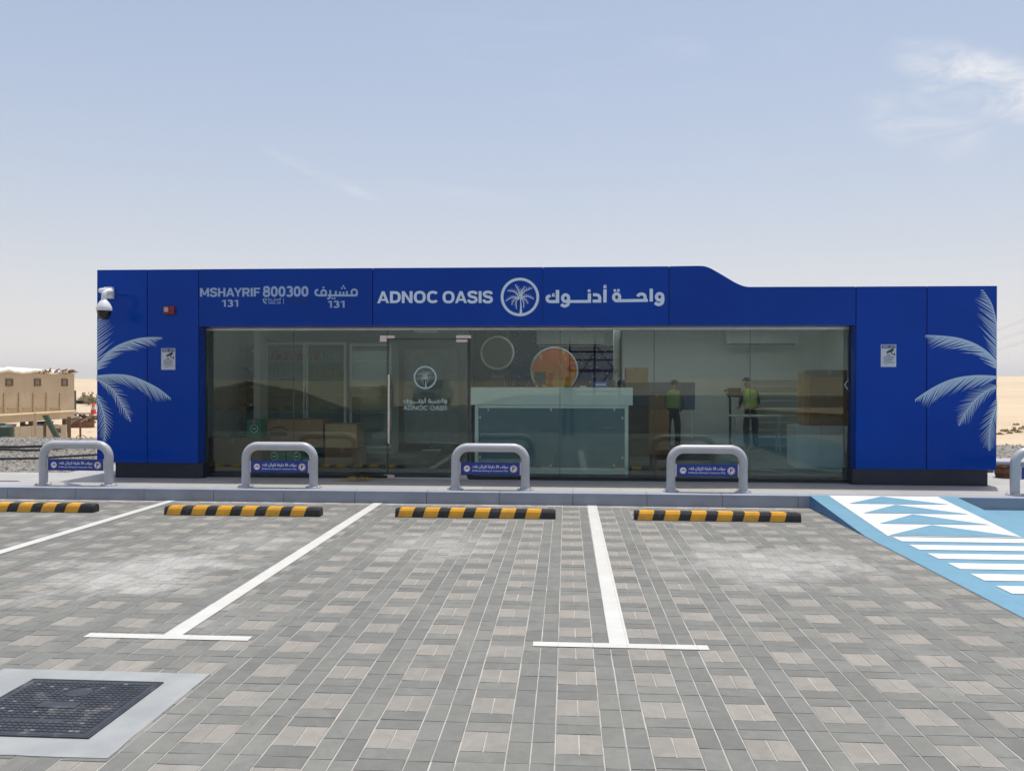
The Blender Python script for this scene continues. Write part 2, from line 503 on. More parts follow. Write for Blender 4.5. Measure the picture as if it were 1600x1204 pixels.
# ---------------------------------------------------------------- pavers
def paver_mat(name, c0, c1, tint):
    t = NT(name)
    g = t.n.new('ShaderNodeNewGeometry')
    isl = g.outputs['Random Per Island']
    c = t.mix(isl, c0, c1)
    tn = t.math('FRACT', t.math('MULTIPLY', isl, 17.31))
    c = t.mix(t.ramp(tn, 0.55, 1.0, 0, 0.4), c, tint)
    # each block has its own cloudy face
    o = t.n.new('ShaderNodeVectorMath'); o.operation = 'ADD'
    cx = t.n.new('ShaderNodeCombineXYZ'); t.l.new(t.math('MULTIPLY', isl, 900.0), cx.inputs[2])
    t.l.new(t.tc(), o.inputs[0]); t.l.new(cx.outputs[0], o.inputs[1])
    cloud = t.noise(9, 6, 0.7, o.outputs[0], 0.8)
    c = t.mix(1.0, c, t.mix(t.ramp(cloud, 0.25, 0.8), 0.88, 1.12), 'MULTIPLY')
    grain = t.noise(420, 2, 0.6)
    c = t.mix(1.0, c, t.mix(t.ramp(grain, 0.3, 0.7), 0.86, 1.14), 'MULTIPLY')
    streak = t.noise(30, 5, 0.75, t.mapping(t.tc(), (0.35, 1.6, 1)))
    c = t.mix(t.ramp(streak, 0.58, 0.82, 0, 0.5), c, rgb(150, 151, 149))
    # spilled cement dust in a few patches, sand film in between
    sep = t.n.new('ShaderNodeSeparateXYZ'); t.l.new(t.tc(), sep.inputs[0])
    tot = None
    rag = t.noise(2.2, 6, 0.7, None, 0.5)
    for (px, py, sx, sy, amt) in DUST:
        p = PZ(px, py, 0)
        dx = t.math('DIVIDE', t.math('SUBTRACT', sep.outputs[0], p.x), sx)
        dy = t.math('DIVIDE', t.math('SUBTRACT', sep.outputs[1], p.y), sy)
        q = t.math('ADD', t.math('MULTIPLY', dx, dx), t.math('MULTIPLY', dy, dy))
        q = t.math('SQRT', q)
        v = t.math('MULTIPLY', t.ramp(t.math('ADD', q, t.math('MULTIPLY', t.math('SUBTRACT', rag, 0.5), 2.4)), 0.2, 1.0, 1.0, 0.0), min(1, amt * 1.02))
        tot = v if tot is None else t.math('MAXIMUM', tot, v)
    film = t.ramp(t.noise(0.7, 6, 0.65), 0.5, 0.78, 0, 0.22)
    tot = t.math('MULTIPLY', tot, t.math('ADD', 0.45, t.math('MULTIPLY', t.math('MULTIPLY', t.ramp(t.noise(55, 5, 0.75), 0.32, 0.7), t.math('ADD', 0.55, t.math('MULTIPLY', isl, 0.9))), 0.75)), True)
    tot = t.math('MAXIMUM', tot, film)
    c = t.mix(tot, c, rgb(176, 174, 169))
    t.color(c); t.set(Roughness=0.88); t.b.inputs['Specular IOR Level'].default_value = 0.3
    t.bump(t.math('ADD', grain, t.math('MULTIPLY', cloud, 0.8)), 0.35, 0.003)
    return t.m
DUST = [(225, 890, 0.95, 1.15, 0.75), (1215, 880, 1.15, 1.0, 0.62), (690, 850, 0.9, 1.0, 0.4), (395, 845, 0.8, 0.6, 0.4), (1130, 855, 0.5, 0.4, 0.5)]
M_pd = paver_mat('charcoal paver', rgb(108, 109, 105), rgb(119, 120, 115), rgb(124, 123, 117))
M_pl = paver_mat('buff paver', rgb(132, 129, 122), rgb(143, 139, 131), rgb(133, 131, 126))
U = 0.2025
AX0, AY0 = 0.058 - U / 2, 3.60 - U / 2
def pavers(x0, x1, y0, y1):
    vs, fs, mi = [], [], []
    rnd = random.Random(3)
    GX, GY, C, D = 0.0021, 0.0010, 0.0020, 0.0042
    def block(a, b, p, q, m):
        a, b, p, q = a + GX, b - GX, p + GY, q - GY
        if a < x0 or b > x1 or p < y0 or q > y1: return
        k = len(vs); j = [rnd.gauss(0, 0.0007) for _ in range(4)]
        dx, dy = rnd.gauss(0, 0.0007), rnd.gauss(0, 0.0007)
        a += dx; b += dx; p += dy; q += dy
        for (x, y), z in zip(((a + C, p + C), (b - C, p + C), (b - C, q - C), (a + C, q - C)), j): vs.append((x, y, z))
        for (x, y) in ((a, p), (b, p), (b, q), (a, q)): vs.append((x, y, -D))
        fs.append((k, k + 1, k + 2, k + 3)); mi.append(m)
        for e in range(4):
            f = (e + 1) % 4
            fs.append((k + e, k + 4 + e, k + 4 + f, k + f)); mi.append(m)
    ix0, ix1 = int((x0 - AX0) / (2 * U)) - 2, int((x1 - AX0) / (2 * U)) + 2
    iy0, iy1 = int((y0 - AY0) / (2 * U)) - 2, int((y1 - AY0) / (2 * U)) + 2
    h = U / 2
    for i in range(ix0, ix1):
        X = AX0 + i * 2 * U
        for j in range(iy0, iy1):
            Y = AY0 + j * 2 * U
            block(X, X + h, Y, Y + U, 1); block(X + h, X + U, Y, Y + U, 1)
            block(X, X + U, Y + U, Y + U + h, 0); block(X, X + U, Y + U + h, Y + 2 * U, 0)
            for s in (0, 1):
                for k in (0, 1):
                    yy = Y + k * U + 0.095 + 0.012 * ((i * 7 + s * 3) % 3 - 1)
                    block(X + U + s * h, X + U + (s + 1) * h, yy, yy + U, 0)
    m = MB(); m.v, m.f, m.mi = vs, fs, mi
    return struct(m.build('paved_ground', [M_pd, M_pl]))
pavers(-12.6, 6.9, -1.6, YK - 0.004)
t = NT('jointing sand')
t.color(t.mix(t.ramp(t.noise(3, 5), 0.3, 0.7), rgb(150, 147, 140), rgb(176, 172, 164))); t.set(Roughness=0.95)
t.bump(t.noise(300, 2), 0.3, 0.003)
mb = MB(); mb.flat([(-30, -1.6), (12, -1.6), (12, YK), (-30, YK)], -0.0026)
struct(mb.build('sand_bed', t.m))

# ---------------------------------------------------------------- painted markings (worn paint showing the block joints)
def paint_mat(name, col, wear, under=rgb(150, 148, 144), joints=0.55):
    t = NT(name)
    sep = t.n.new('ShaderNodeSeparateXYZ'); t.l.new(t.tc(), sep.inputs[0])
    def jl(o, off, per, w):
        f = t.math('FRACT', t.math('DIVIDE', t.math('SUBTRACT', sep.outputs[o], off), per))
        return t.math('GREATER_THAN', t.math('ABSOLUTE', t.math('SUBTRACT', f, 0.5)), 0.5 - w)
    j = t.math('MAXIMUM', jl(0, AX0, U, 0.008), t.math('MULTIPLY', jl(1, AY0, U, 0.006), 0.7))
    c = t.mix(t.ramp(t.noise(5, 6, 0.65), 0.3, 0.75), tuple(v * 0.93 for v in col), tuple(min(1, v * 1.04) for v in col))
    isl = t.noise(34, 6, 0.75, t.mapping(t.tc(), (0.4, 1.4, 1), (0, 0, 0.4)))
    c = t.mix(t.ramp(isl, 0.60, 0.80, 0, wear), c, under)
    c = t.mix(t.ramp(t.noise(1.1, 6, 0.7), 0.48, 0.72, 0, 0.30), c, tuple(0.62 * v + 0.38 * u for v, u in zip(col, under)))
    c = t.mix(t.ramp(t.noise(130, 3, 0.7), 0.62, 0.72, 0, wear), c, under)
    c = t.mix(t.math('MULTIPLY', j, joints), c, tuple(v * 0.45 for v in col))
    t.color(c); t.set(Roughness=0.62); t.bump(t.noise(260, 3), 0.2, 0.003)
    return t.m
M_white = paint_mat('white road paint', rgb(194, 194, 188), 0.5)
M_white2 = paint_mat('fresh white road paint', rgb(212, 212, 210), 0.2, joints=0.2)
M_blue = paint_mat('blue road paint', rgb(98, 143, 164), 0.4, rgb(128, 164, 180), joints=0.4)
M_blueshade = mat('blue ramp side shade', rgb(66, 120, 166), 0.6, var=0.1, bump=0.2)  # the blue paint darkened to carry the shade on the ramp's upright sides

def bay_line(px_top, px_bot, label_poly):
    pass
def T_mark(xc, w, y_end, bar_l, bar_r, bar_w, x_end=None):
    x_end = xc if x_end is None else x_end
    m = MB()
    y1 = y_end + bar_w
    m.flat([(xc - w / 2, YK - 0.01), (xc + w / 2, YK - 0.01), (x_end + w / 2, y1), (x_end - w / 2, y1)], 0.004)
    m.flat([(bar_l, y_end), (bar_r, y_end), (bar_r, y1), (bar_l, y1)], 0.004)
    return struct(m.build('bay_marking', M_white))
for (tx, ty, bx, by, bl, br, by2) in (
        (586.5, 788.5, 271, 991.5, (134, 993), (392, 997), 10.0),
        (925.5, 792.0, 967, 1003, (833, 1006), (1107, 1012), 10.0)):
    a, b = PZ(tx, ty, 0), PZ(bx, by, 0)
    l, r = PZ(*bl, 0), PZ(*br, 0)
    wbar = 0.085
    T_mark(a.x, 0.118, (l.y + r.y) / 2 - wbar / 2, l.x, r.x, wbar, b.x)
a = PZ(252, 787, 0); T_mark(a.x, 0.115, 5.1, a.x - 0.52, a.x + 0.5, 0.085)

# ---------------------------------------------------------------- accessible bay, hatching and ramp
XR0, XR1 = PZ(1272, 777.5, ZP).x, PZ(1503.5, 779.5, ZP).x
XW0, XW1 = PZ(1301, 777.5, ZP).x, PZ(1473, 779, ZP).x
YR = PZ(1357, 838, 0).y
ZR = 0.0045
mb = MB(); mb.flat([(XR0, -1.5), (6.95, -1.5), (6.95, YK - 0.006), (XR0, YK - 0.006)], 0.004)
struct(mb.build('blue_bay', M_blue))
mb = MB()
y = YR - 0.035
k = 0
while y > 0.4:
    mb.flat([(XW0 + 0.03, y), (XW1, y), (XW1, y - 0.235), (XW0 + 0.03, y - 0.235)], 0.008)
    y -= 0.405; k += 1
struct(mb.build('hatching', M_white2))
def rz(y): return ZR + (ZP + 0.004 - ZR) * (y - YR) / (YK - YR)
mb = MB()
vs = [(XR0, YR, 0.0), (XR1, YR, 0.0), (XR1, YK + 0.02, 0.0), (XR0, YK + 0.02, 0.0), (XR0, YR, ZR), (XR1, YR, ZR), (XR1, YK + 0.02, rz(YK + 0.02)), (XR0, YK + 0.02, rz(YK + 0.02))]
mb.add(vs, [(0, 1, 5, 4), (1, 2, 6, 5), (2, 3, 7, 6)])
mb.add(vs, [(4, 5, 6, 7)], 1); mb.add(vs, [(3, 0, 4, 7)], 0)
struct(mb.build('ramp', [M_blueshade, M_blue]))
mb = MB()
def rp(x, y, e): return (x, y, rz(y) + e)
L = YK - YR; n = 4
xm = (XW0 + XW1) / 2
mb.add([rp(XW0, YR + 0.01, 0.004), rp(XW1, YR + 0.01, 0.004), rp(XW1, YK - 0.005, 0.004), rp(XW0, YK - 0.005, 0.004)], [(0, 1, 2, 3)])
ch = MB()
for i in range(n):
    yb = YR + 0.03 + i * L / n; yt = yb + L / n * (0.93 if i < 3 else 0.86)
    xl = XW0 + (0.02 if i == 0 else 0.10); xr = XW1 - (0.0 if i == 0 else 0.06)
    ch.add([rp(xl, yb, 0.008), rp(xr, yb, 0.008), rp(xm - 0.03, yt, 0.008)], [(0, 1, 2)])
struct(mb.build('ramp_marking', M_white2)); struct(ch.build('ramp_marking', M_blue))

# ---------------------------------------------------------------- kerb and pavement
M_kerb = mat('kerb concrete', rgb(142, 149, 161), 0.75, var=0.07, scale=3, bump=0.25, bscale=180, dirt=(rgb(126, 126, 126), 0.35))
mb = MB()
x = -13.0
xs = PZ(549, 788, 0).x
step = 0.93
x = xs - 14 * step
while x < 9:
    mb.box(x + 0.0025, x + step - 0.0025, YK, YK + 0.2, -0.1, ZP, c=0.006)
    x += step
struct(mb.build('kerb', M_kerb))
mb = MB(); mb.box(-14, 9.2, YK + 0.02, YK + 0.19, -0.1, ZP - 0.012)
struct(mb.build('kerb_bed', mat('kerb mortar', rgb(120, 118, 114), 0.9)))
t = NT('granite paving')
sep = t.n.new('ShaderNodeSeparateXYZ'); t.l.new(t.tc(), sep.inputs[0])
def jl(o, off, per, w):
    f = t.math('FRACT', t.math('DIVIDE', t.math('SUBTRACT', sep.outputs[o], off), per))
    return t.math('GREATER_THAN', t.math('ABSOLUTE', t.math('SUBTRACT', f, 0.5)), 0.5 - w)
j = t.math('MAXIMUM', jl(0, 0.1, 0.6, 0.004), jl(1, YK + 0.2, 0.6, 0.004))
cell = t.n.new('ShaderNodeTexWhiteNoise'); cell.noise_dimensions = '2D'
cv = t.n.new('ShaderNodeCombineXYZ')
t.l.new(t.math('FLOOR', t.math('DIVIDE', t.math('SUBTRACT', sep.outputs[0], 0.1), 0.6)), cv.inputs[0])
t.l.new(t.math('FLOOR', t.math('DIVIDE', t.math('SUBTRACT', sep.outputs[1], YK + 0.2), 0.6)), cv.inputs[1])
t.l.new(cv.outputs[0], cell.inputs['Vector'])
c = t.mix(cell.outputs['Value'], rgb(158, 157, 152), rgb(170, 168, 163))
c = t.mix(t.ramp(t.noise(1.3, 6, 0.7), 0.45, 0.75, 0, 0.5), c, rgb(158, 152, 142))
c = t.mix(t.ramp(t.noise(350, 2), 0.35, 0.7, 0, 0.3), c, rgb(150, 148, 146))
c = t.mix(t.math('MULTIPLY', j, 0.55), c, rgb(120, 116, 110))
t.color(c); t.set(Roughness=0.6); t.bump(t.noise(300, 3), 0.15, 0.002)
M_gran = t.m
mb = MB()
XL = -7.62
mb.box(-20, 16, YK + 0.2, 12.36, -0.2, ZP)
mb.box(XL, -6.6, 12.36, 21, -0.2, ZP)
mb.box(5.55, 16, 12.36, 14.6, -0.2, ZP)
struct(mb.build('pavement', M_gran))
mb = MB()
mb.box(5.55, 16, 14.6, 14.85, -0.2, ZP + 0.08, c=0.01)
struct(mb.build('back_kerb', M_kerb))
mb = MB(); mb.flat([(5.5, 14.85), (16, 14.85), (16, 17.6), (5.5, 17.6)], 0.03)
struct(mb.build('side_paving', M_gran))
# drain channel in the pavement at the far left
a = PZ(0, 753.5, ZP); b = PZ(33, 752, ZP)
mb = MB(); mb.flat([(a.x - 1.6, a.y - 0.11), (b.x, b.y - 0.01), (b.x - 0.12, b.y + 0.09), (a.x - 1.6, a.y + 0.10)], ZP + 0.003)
struct(mb.build('drain_opening', mat('dark drain metal', rgb(78, 78, 82), 0.7)))  # drain drawn as a flat dark grey sheet

# ---------------------------------------------------------------- gravel on the left and right
t = NT('gravel')
v = t.vor(26, None, 'Color'); hs = t.n.new('ShaderNodeSeparateColor'); t.l.new(v, hs.inputs[0])
c = t.mix(hs.outputs[0], rgb(96, 95, 90), rgb(156, 153, 145))
c = t.mix(t.ramp(t.noise(0.6, 5), 0.4, 0.7, 0, 0.4), c, rgb(176, 164, 146))
t.color(c); t.set(Roughness=0.95)
t.bump(t.vor(26, None, 'Distance'), 1.0, 0.05)
M_grav = t.m
mb = MB()
mb.flat([(-60, 13.2), (XL - 0.03, 12.7), (XL - 0.03, 22.1), (-60, 22.3)], 0.0)
mb.flat([(5.4, 17.62), (40, 17.62), (40, 22.0), (5.4, 21.6)], 0.0)
struct(mb.build('gravel_bed', M_grav))
rnd = random.Random(11); mb = MB()
def stone(m, x, y, z, s, rnd):
    vs = []
    for (a, b, c) in ((1, 0, 0), (0, 1, 0), (-1, 0, 0), (0, -1, 0), (0, 0, 1)):
        k = s * rnd.uniform(0.65, 1.3); vs.append((x + a * k, y + b * k, z + c * k * 0.75))
    m.add(vs, [(0, 1, 4), (1, 2, 4), (2, 3, 4), (3, 0, 4)], rnd.randint(0, 3))
for k in range(9000):
    y = 12.9 + 9.3 * rnd.random() ** 0.9
    x = XL - 0.1 - rnd.random() * (1.2 + (y - 12) * 0.85 + 1.0)
    stone(mb, x, y, 0.0, rnd.uniform(0.016, 0.042), rnd)
for k in range(1800):
    y = 17.7 + 4.2 * rnd.random(); x = 7 + rnd.random() * 8
    stone(mb, x, y, 0.0, rnd.uniform(0.02, 0.05), rnd)
o = mb.build('gravel', [mat('stone grey', rgb(124, 123, 118), 0.95), mat('stone pale', rgb(158, 154, 145), 0.95), mat('stone dark', rgb(88, 87, 84), 0.95), mat('stone buff', rgb(142, 135, 122), 0.95)])
o['kind'] = 'stuff'
M_blackp = mat('black polythene', (0.012, 0.012, 0.013), 0.45, var=0.2)
mb = MB()
mb.flat([(-40, 12.4), (PZ(95, 741, ZP).x, 12.42), (XL - 0.05, 12.42), (XL - 0.05, 12.72), (-8.6, 13.0), (-40, 13.3)], 0.035)
struct(mb.build('ground_membrane', M_blackp))
def pipe(pts, r, label):
    m = MB(); m.tube(smooth_path([(*p, ) for p in pts], 6), r, 8)
    o = m.build('irrigation_pipe', M_blackp, None, 40); tag(o, label, 'pipe', 'black pipes on the gravel')
def gp(px, py): p = PZ(px, py, 0.06); return (p.x, p.y, 0.06)
pipe([gp(-60, 717), gp(40, 716), gp(100, 713), gp(168, 709)], 0.022, 'black irrigation pipe lying across the gravel by the pavement edge')
pipe([gp(-60, 697), gp(20, 698), (gp(60, 697)), gp(170, 696)], 0.03, 'black irrigation pipe lying straight along the gravel below the hoarding')
pipe([gp(-60, 701), gp(10, 702), gp(55, 703), gp(120, 698)], 0.025, 'black irrigation pipe sagging on the gravel between two other pipes')

# ---------------------------------------------------------------- drain cover in its concrete surround
a, b, c_, d = PZ(330, 1053, 0), PZ(165, 1185, 0), PZ(248, 1070, 0), PZ(137, 1153, 0)
e = PZ(55, 1063, 0)
SX0, SX1, SY0, SY1 = -3.02, (a.x + b.x) / 2, b.y, a.y
DX0, DX1, DY0, DY1 = e.x, (c_.x + d.x) / 2, d.y, (c_.y + e.y) / 2
t = NT('screed concrete')
c = t.mix(t.ramp(t.noise(3, 6, 0.6), 0.3, 0.7), rgb(136, 140, 140), rgb(152, 155, 154))
c = t.mix(t.ramp(t.noise(60, 4), 0.66, 0.8, 0, 0.5), c, rgb(150, 150, 146))
t.color(c); t.set(Roughness=0.7); t.bump(t.noise(40, 6, 0.7), 0.25, 0.004)
mb = MB()
rr = random.Random(5)
def wob(x0, y0, x1, y1, n=14):
    return [(x0 + (x1 - x0) * k / n + rr.gauss(0, 0.002), y0 + (y1 - y0) * k / n + rr.gauss(0, 0.002)) for k in range(n)]
poly = wob(SX0, SY0, SX1, SY0) + wob(SX1, SY0, SX1, SY1) + wob(SX1, SY1, SX0, SY1) + wob(SX0, SY1, SX0, SY0)
n = len(poly)
mb.add([(x, y, 0.0035) for x, y in poly] + [(x, y, -0.03) for x, y in poly], [tuple(range(n))] + [(i, n + i, n + (i + 1) % n, (i + 1) % n) for i in range(n)])
struct(mb.build('concrete_surround', t.m))
M_iron = mat('cast iron', rgb(50, 56, 64), 0.55, 0.15, var=0.25, scale=14, bump=0.3, bscale=200, dirt=(rgb(150, 146, 138), 0.55))
M_irond = mat('dusty cast iron', rgb(104, 106, 112), 0.6, 0.2, var=0.3, scale=40)
man = thing('drain_cover', ((DX0 + DX1) / 2, (DY0 + DY1) / 2, 0.004), 'square dark iron drain cover with ribbed grid in pale concrete surround', 'drain cover')
mb = MB(); mb.box(DX0, DX1, DY0, DY1, 0.002, 0.0105, c=0.003)
mb.build('cover_plate', M_iron, man)
mb = MB()
nx = 21; sxx = (DX1 - DX0 - 0.05) / nx; syy = (DY1 - DY0 - 0.05) / nx
rr = random.Random(9)
for i in range(nx):
    for j in range(nx):
        x = DX0 + 0.025 + (i + 0.5) * sxx; y = DY0 + 0.025 + (j + 0.5) * syy
        if 7 <= i <= 13 and 9 <= j <= 11: continue
        if (i in (2, 18)) and (j in (2, 18)): continue
        if (i - 10) ** 2 + (j - 16) ** 2 < 8: continue
        if 5 <= i <= 14 and j == 4: continue
        h = 0.0135
        mb.box(x - sxx * 0.40, x + sxx * 0.40, y - syy * 0.33, y + syy * 0.33, 0.0102, h, 1 if rr.random() < 0.04 else 0, c=0.0012)
mb.build('raised_grid', [M_iron, M_irond], man)
mb = MB()
cx, cyy = (DX0 + DX1) / 2, (DY0 + DY1) / 2
mb.box(cx - 3.3 * sxx, cx + 3.3 * sxx, cyy - 1.3 * syy, cyy + 1.3 * syy, 0.0102, 0.0148, c=0.001)
ring = [(cx + 2.3 * sxx * math.cos(q), DY0 + 0.025 + 16.5 * syy + 2.3 * syy * math.sin(q), 0.012) for q in [2 * math.pi * k / 24 for k in range(24)]]
mb.tube(ring, 0.003, 6, close=True)
mb.build('badge_plate', M_iron, man)
mb = MB()
for i in (2, 18):
    for j in (2, 18):
        x = DX0 + 0.025 + (i + 0.5) * sxx; y = DY0 + 0.025 + (j + 0.5) * syy
        mb.box(x - 0.021, x + 0.021, y - 0.008, y + 0.008, 0.0103, 0.0112)
mb.build_each('lifting_slot', mat('slot black', (0.004, 0.004, 0.005), 0.8), man)
mb = MB()
for (p, q, u, v) in ((DX0 - 0.014, DX1 + 0.014, DY0 - 0.014, DY0 - 0.003), (DX0 - 0.014, DX1 + 0.014, DY1 + 0.003, DY1 + 0.014), (DX0 - 0.014, DX0 - 0.003, DY0 - 0.003, DY1 + 0.003), (DX1 + 0.003, DX1 + 0.014, DY0 - 0.003, DY1 + 0.003)):
    mb.box(p, q, u, v, 0.0, 0.0105)
mb.build_each('cover_frame', M_iron, man)

# ---------------------------------------------------------------- wheel stops
M_rub = mat('black rubber', rgb(34, 35, 37), 0.62, var=0.2, scale=20, bump=0.15, bscale=150, dirt=(rgb(112, 106, 96), 0.5))
M_yel = mat('yellow reflective vinyl', rgb(222, 160, 34), 0.42, var=0.09, scale=9, dirt=(rgb(176, 140, 66), 0.6))
M_bolt = mat('zinc bolt', rgb(140, 140, 140), 0.4, 0.9)
def wheel_stop():
    w, l = 0.15, 1.84
    # profile in (y, z): front foot, front face, top chamfer, top, back
    prof = [(-0.075, 0.0), (-0.072, 0.045), (-0.066, 0.072), (-0.050, 0.098), (0.050, 0.098), (0.066, 0.072), (0.072, 0.045), (0.075, 0.0)]
    n = len(prof)
    def skew(y, z): return 0.030 * (z / 0.098) if y < 0 else 0.030
    cuts = [0.0, 0.03]
    per = (l - 0.06) / 6.1
    for k in range(6): cuts += [0.03 + k * per + 0.56 * per, 0.03 + (k + 1) * per]
    cuts = sorted(set(cuts)); cuts[-1] = min(cuts[-1], l - 0.02); cuts += [l]
    bm_b, bands = MB(), []
    st_ = [0.0, 0.02, l - 0.02, l]; vs = []
    for s in st_:
        endf = s in (0.0, l)
        for (y, z) in prof: vs.append((s - l / 2, y * (0.88 if endf else 1), z * (0.92 if endf else 1)))
    fs = [(q * n + j, (q + 1) * n + j, (q + 1) * n + j + 1, q * n + j + 1) for q in range(3) for j in range(n - 1)]
    bm_b.add(vs, fs + [tuple(range(n - 1, -1, -1)), tuple(3 * n + q for q in range(n))])
    for i in range(1, len(cuts) - 1, 2):
        if i >= 12: break
        m = MB(); vs = []
        for s in (cuts[i], cuts[i + 1]):
            for (y, z) in prof:
                if z < 0.003: z = 0.004
                k = 1 + 0.0009 / 0.075
                vs.append((s - l / 2 + skew(y, z), y * k, z + (0.0009 if z > 0.05 else 0)))
        m.add(vs, [(j, n + j, n + j + 1, j + 1) for j in range(n - 1)]); bands.append(m)
    root = thing('wheel_stop', (0, 0, 0), None, 'wheel stop', 'black and yellow wheel stops along the kerb')
    bm_b.build('rubber_body', M_rub, root)
    for m in bands: m.build('reflective_band', M_yel, root)
    mb = MB()
    for s in (-0.75, 0.0, 0.75): mb.lathe([(0.011, 0), (0.011, 0.002), (0.006, 0.003)], s, 0.0, 12, 0, 0.098)
    mb.build_each('fixing_bolt', M_bolt, root, 40)
    return root
ws0 = wheel_stop()
WS = [((-105, 797), (145, 801), 'black and yellow wheel stop in front of the hoop guard beside the gravel'),
      ((253, 805), (501, 806.5), 'black and yellow rubber wheel stop in front of the hoop guard by the cartons'),
      ((618, 808.5), (866, 810), 'black and yellow rubber wheel stop below the shop door and glass counter'),
      ((992, 812.5), (1252, 816), 'black and yellow rubber wheel stop next to the blue ramp')]
for i, (pa, pb, lab) in enumerate(WS):
    o = ws0 if i == 0 else copy_tree(ws0)
    a, b = PZ(*pa, 0), PZ(*pb, 0)
    if i == 0: cxx = b.x - 0.92; yy = b.y
    else: cxx = (a.x + b.x) / 2; yy = (a.y + b.y) / 2
    o.location = (cxx, yy + 0.075, 0.001)
    o.rotation_euler = (0, 0, (0.0, 0.004, -0.003, -0.006)[i])
    o['label'] = lab

# ---------------------------------------------------------------- hoop guards with parking plates
M_hoop = mat('grey powder coat', rgb(176, 178, 182), 0.38, var=0.06, scale=5, coat=0.15, dirt=(rgb(150, 146, 138), 0.35))
M_plate = mat('blue sign sheet', rgb(2, 52, 142), 0.35, var=0.05)
M_signw = mat('white sign vinyl', rgb(228, 230, 234), 0.4, var=0.02)
M_signr = mat('red sign vinyl', rgb(190, 48, 52), 0.4, var=0.02)
M_signk = mat('dark sign vinyl', rgb(24, 26, 36), 0.4, var=0.02)
M_alu = mat('brushed aluminium', rgb(190, 192, 196), 0.35, 0.8, var=0.06)
def disc(m, x, z, r, y, mi=0, n=32): m.sheet([(x + r * math.cos(2 * math.pi * k / n), z + r * math.sin(2 * math.pi * k / n)) for k in range(n)], y, mi)
def ring2(m, x, z, r0, r1, y, mi=0, n=36):
    vs = []
    for k in range(n):
        c, s = math.cos(2 * math.pi * k / n), math.sin(2 * math.pi * k / n)
        vs += [(x + r0 * c, y, z + r0 * s), (x + r1 * c, y, z + r1 * s)]
    m.add(vs, [(2 * k, 2 * k + 1, 2 * ((k + 1) % n) + 1, 2 * ((k + 1) % n)) for k in range(n)], mi)
def hoop():
    root = thing('hoop_guard', (0, 0, 0), None, 'hoop guard', 'grey hoop guards along the kerb')
    hw, H, r, rc = 0.458, 0.545, 0.057, 0.165
    pts = [(-hw, 0, 0), (-hw, 0, 0.15), (-hw, 0, H - rc)]
    for k in range(1, 12): a = math.pi - math.pi / 2 * k / 12; pts.append((-hw + rc + rc * math.cos(a), 0, H - rc + rc * math.sin(a)))
    pts.append((-hw + rc, 0, H)); pts.append((hw - rc, 0, H))
    for k in range(1, 12): a = math.pi / 2 - math.pi / 2 * k / 12; pts.append((hw - rc + rc * math.cos(a), 0, H - rc + rc * math.sin(a)))
    pts += [(hw, 0, H - rc), (hw, 0, 0.15), (hw, 0, 0)]
    m = MB(); m.tube(pts, r, 28); m.build('hoop_tube', M_hoop, root, 50)
    for s in (-1, 1):
        m = MB(); m.lathe([(0.108, 0.0), (0.108, 0.012), (0.104, 0.016), (0.075, 0.018), (0.058, 0.024)], s * hw, 0, 32)
        f = m.build('base_flange', M_hoop, root, 35)
        m = MB()
        for q in range(4):
            a = math.pi / 4 + q * math.pi / 2
            m.lathe([(0.011, 0), (0.011, 0.008), (0.007, 0.010)], s * hw + 0.088 * math.cos(a), 0.088 * math.sin(a), 6, 0, 0.017)
        m.build_each('flange_bolt', M_bolt, f, 30)
    z0, z1 = 0.197, 0.352
    m = MB(); m.box(-hw + 0.068, hw - 0.068, -0.012, -0.006, z0, z1, c=0.001)
    p = m.build('sign_plate', M_plate, root)
    m = MB()
    for s in (-1, 1):
        x = s * (hw - 0.062)
        m.box(x - 0.010, x + 0.010, -0.016, 0.004, z0 - 0.004, z1 + 0.004, c=0.001)
    m.build_each('plate_bracket', M_alu, p)
    zm = (z0 + z1) / 2; y = -0.0125
    m = MB()
    text_mb(m, arabic('FEE3 FEEE FED7 FED2 _ 30 _ FEA9 FED7 FEF4 FED8 FE94 _ FEDF FEE0 FEB0 FE91 FE8E FE8B FEE6 _ FED3 FED8 FEC2'), -0.238, 0.232, zm - 0.006, zm + 0.046, y - 0.0004, 0, 0.024, 1.02)
    text_mb(m, '30 Minutes Parking for Customers Only', -0.238, 0.232, zm - 0.046, zm - 0.019, y - 0.0005, 0, 0.012)
    m.build('sign_lettering', M_signw, p)
    m = MB()
    x = -0.305
    disc(m, x, zm - 0.004, 0.047, y, 2); disc(m, x, zm - 0.004, 0.040, y - 0.0005, 0)
    # bird emblem: a flat wing bar with raised back
    m.sheet([(x - 0.036, zm - 0.010), (x - 0.012, zm + 0.002), (x + 0.0, zm + 0.014), (x + 0.014, zm + 0.010), (x + 0.022, zm - 0.001), (x + 0.037, zm - 0.010), (x + 0.016, zm - 0.008), (x + 0.004, zm - 0.001), (x - 0.010, zm - 0.009)], y - 0.001, 1)
    ring2(m, x, zm - 0.004, 0.0435, 0.047, y - 0.0008, 3)
    m.build('company_emblem', [M_signw, M_signk, M_signr, M_plate], p)
    m = MB()
    x = 0.305
    disc(m, x, zm - 0.004, 0.048, y, 0); ring2(m, x, zm - 0.004, 0.037, 0.043, y - 0.0006, 2)
    text_mb(m, 'P', x - 0.016, x + 0.018, zm - 0.030, zm + 0.022, y - 0.001, 1, 0.035)
    m.build('parking_emblem', [M_signw, M_signk, M_signr], p)
    return root
hp0 = hoop()
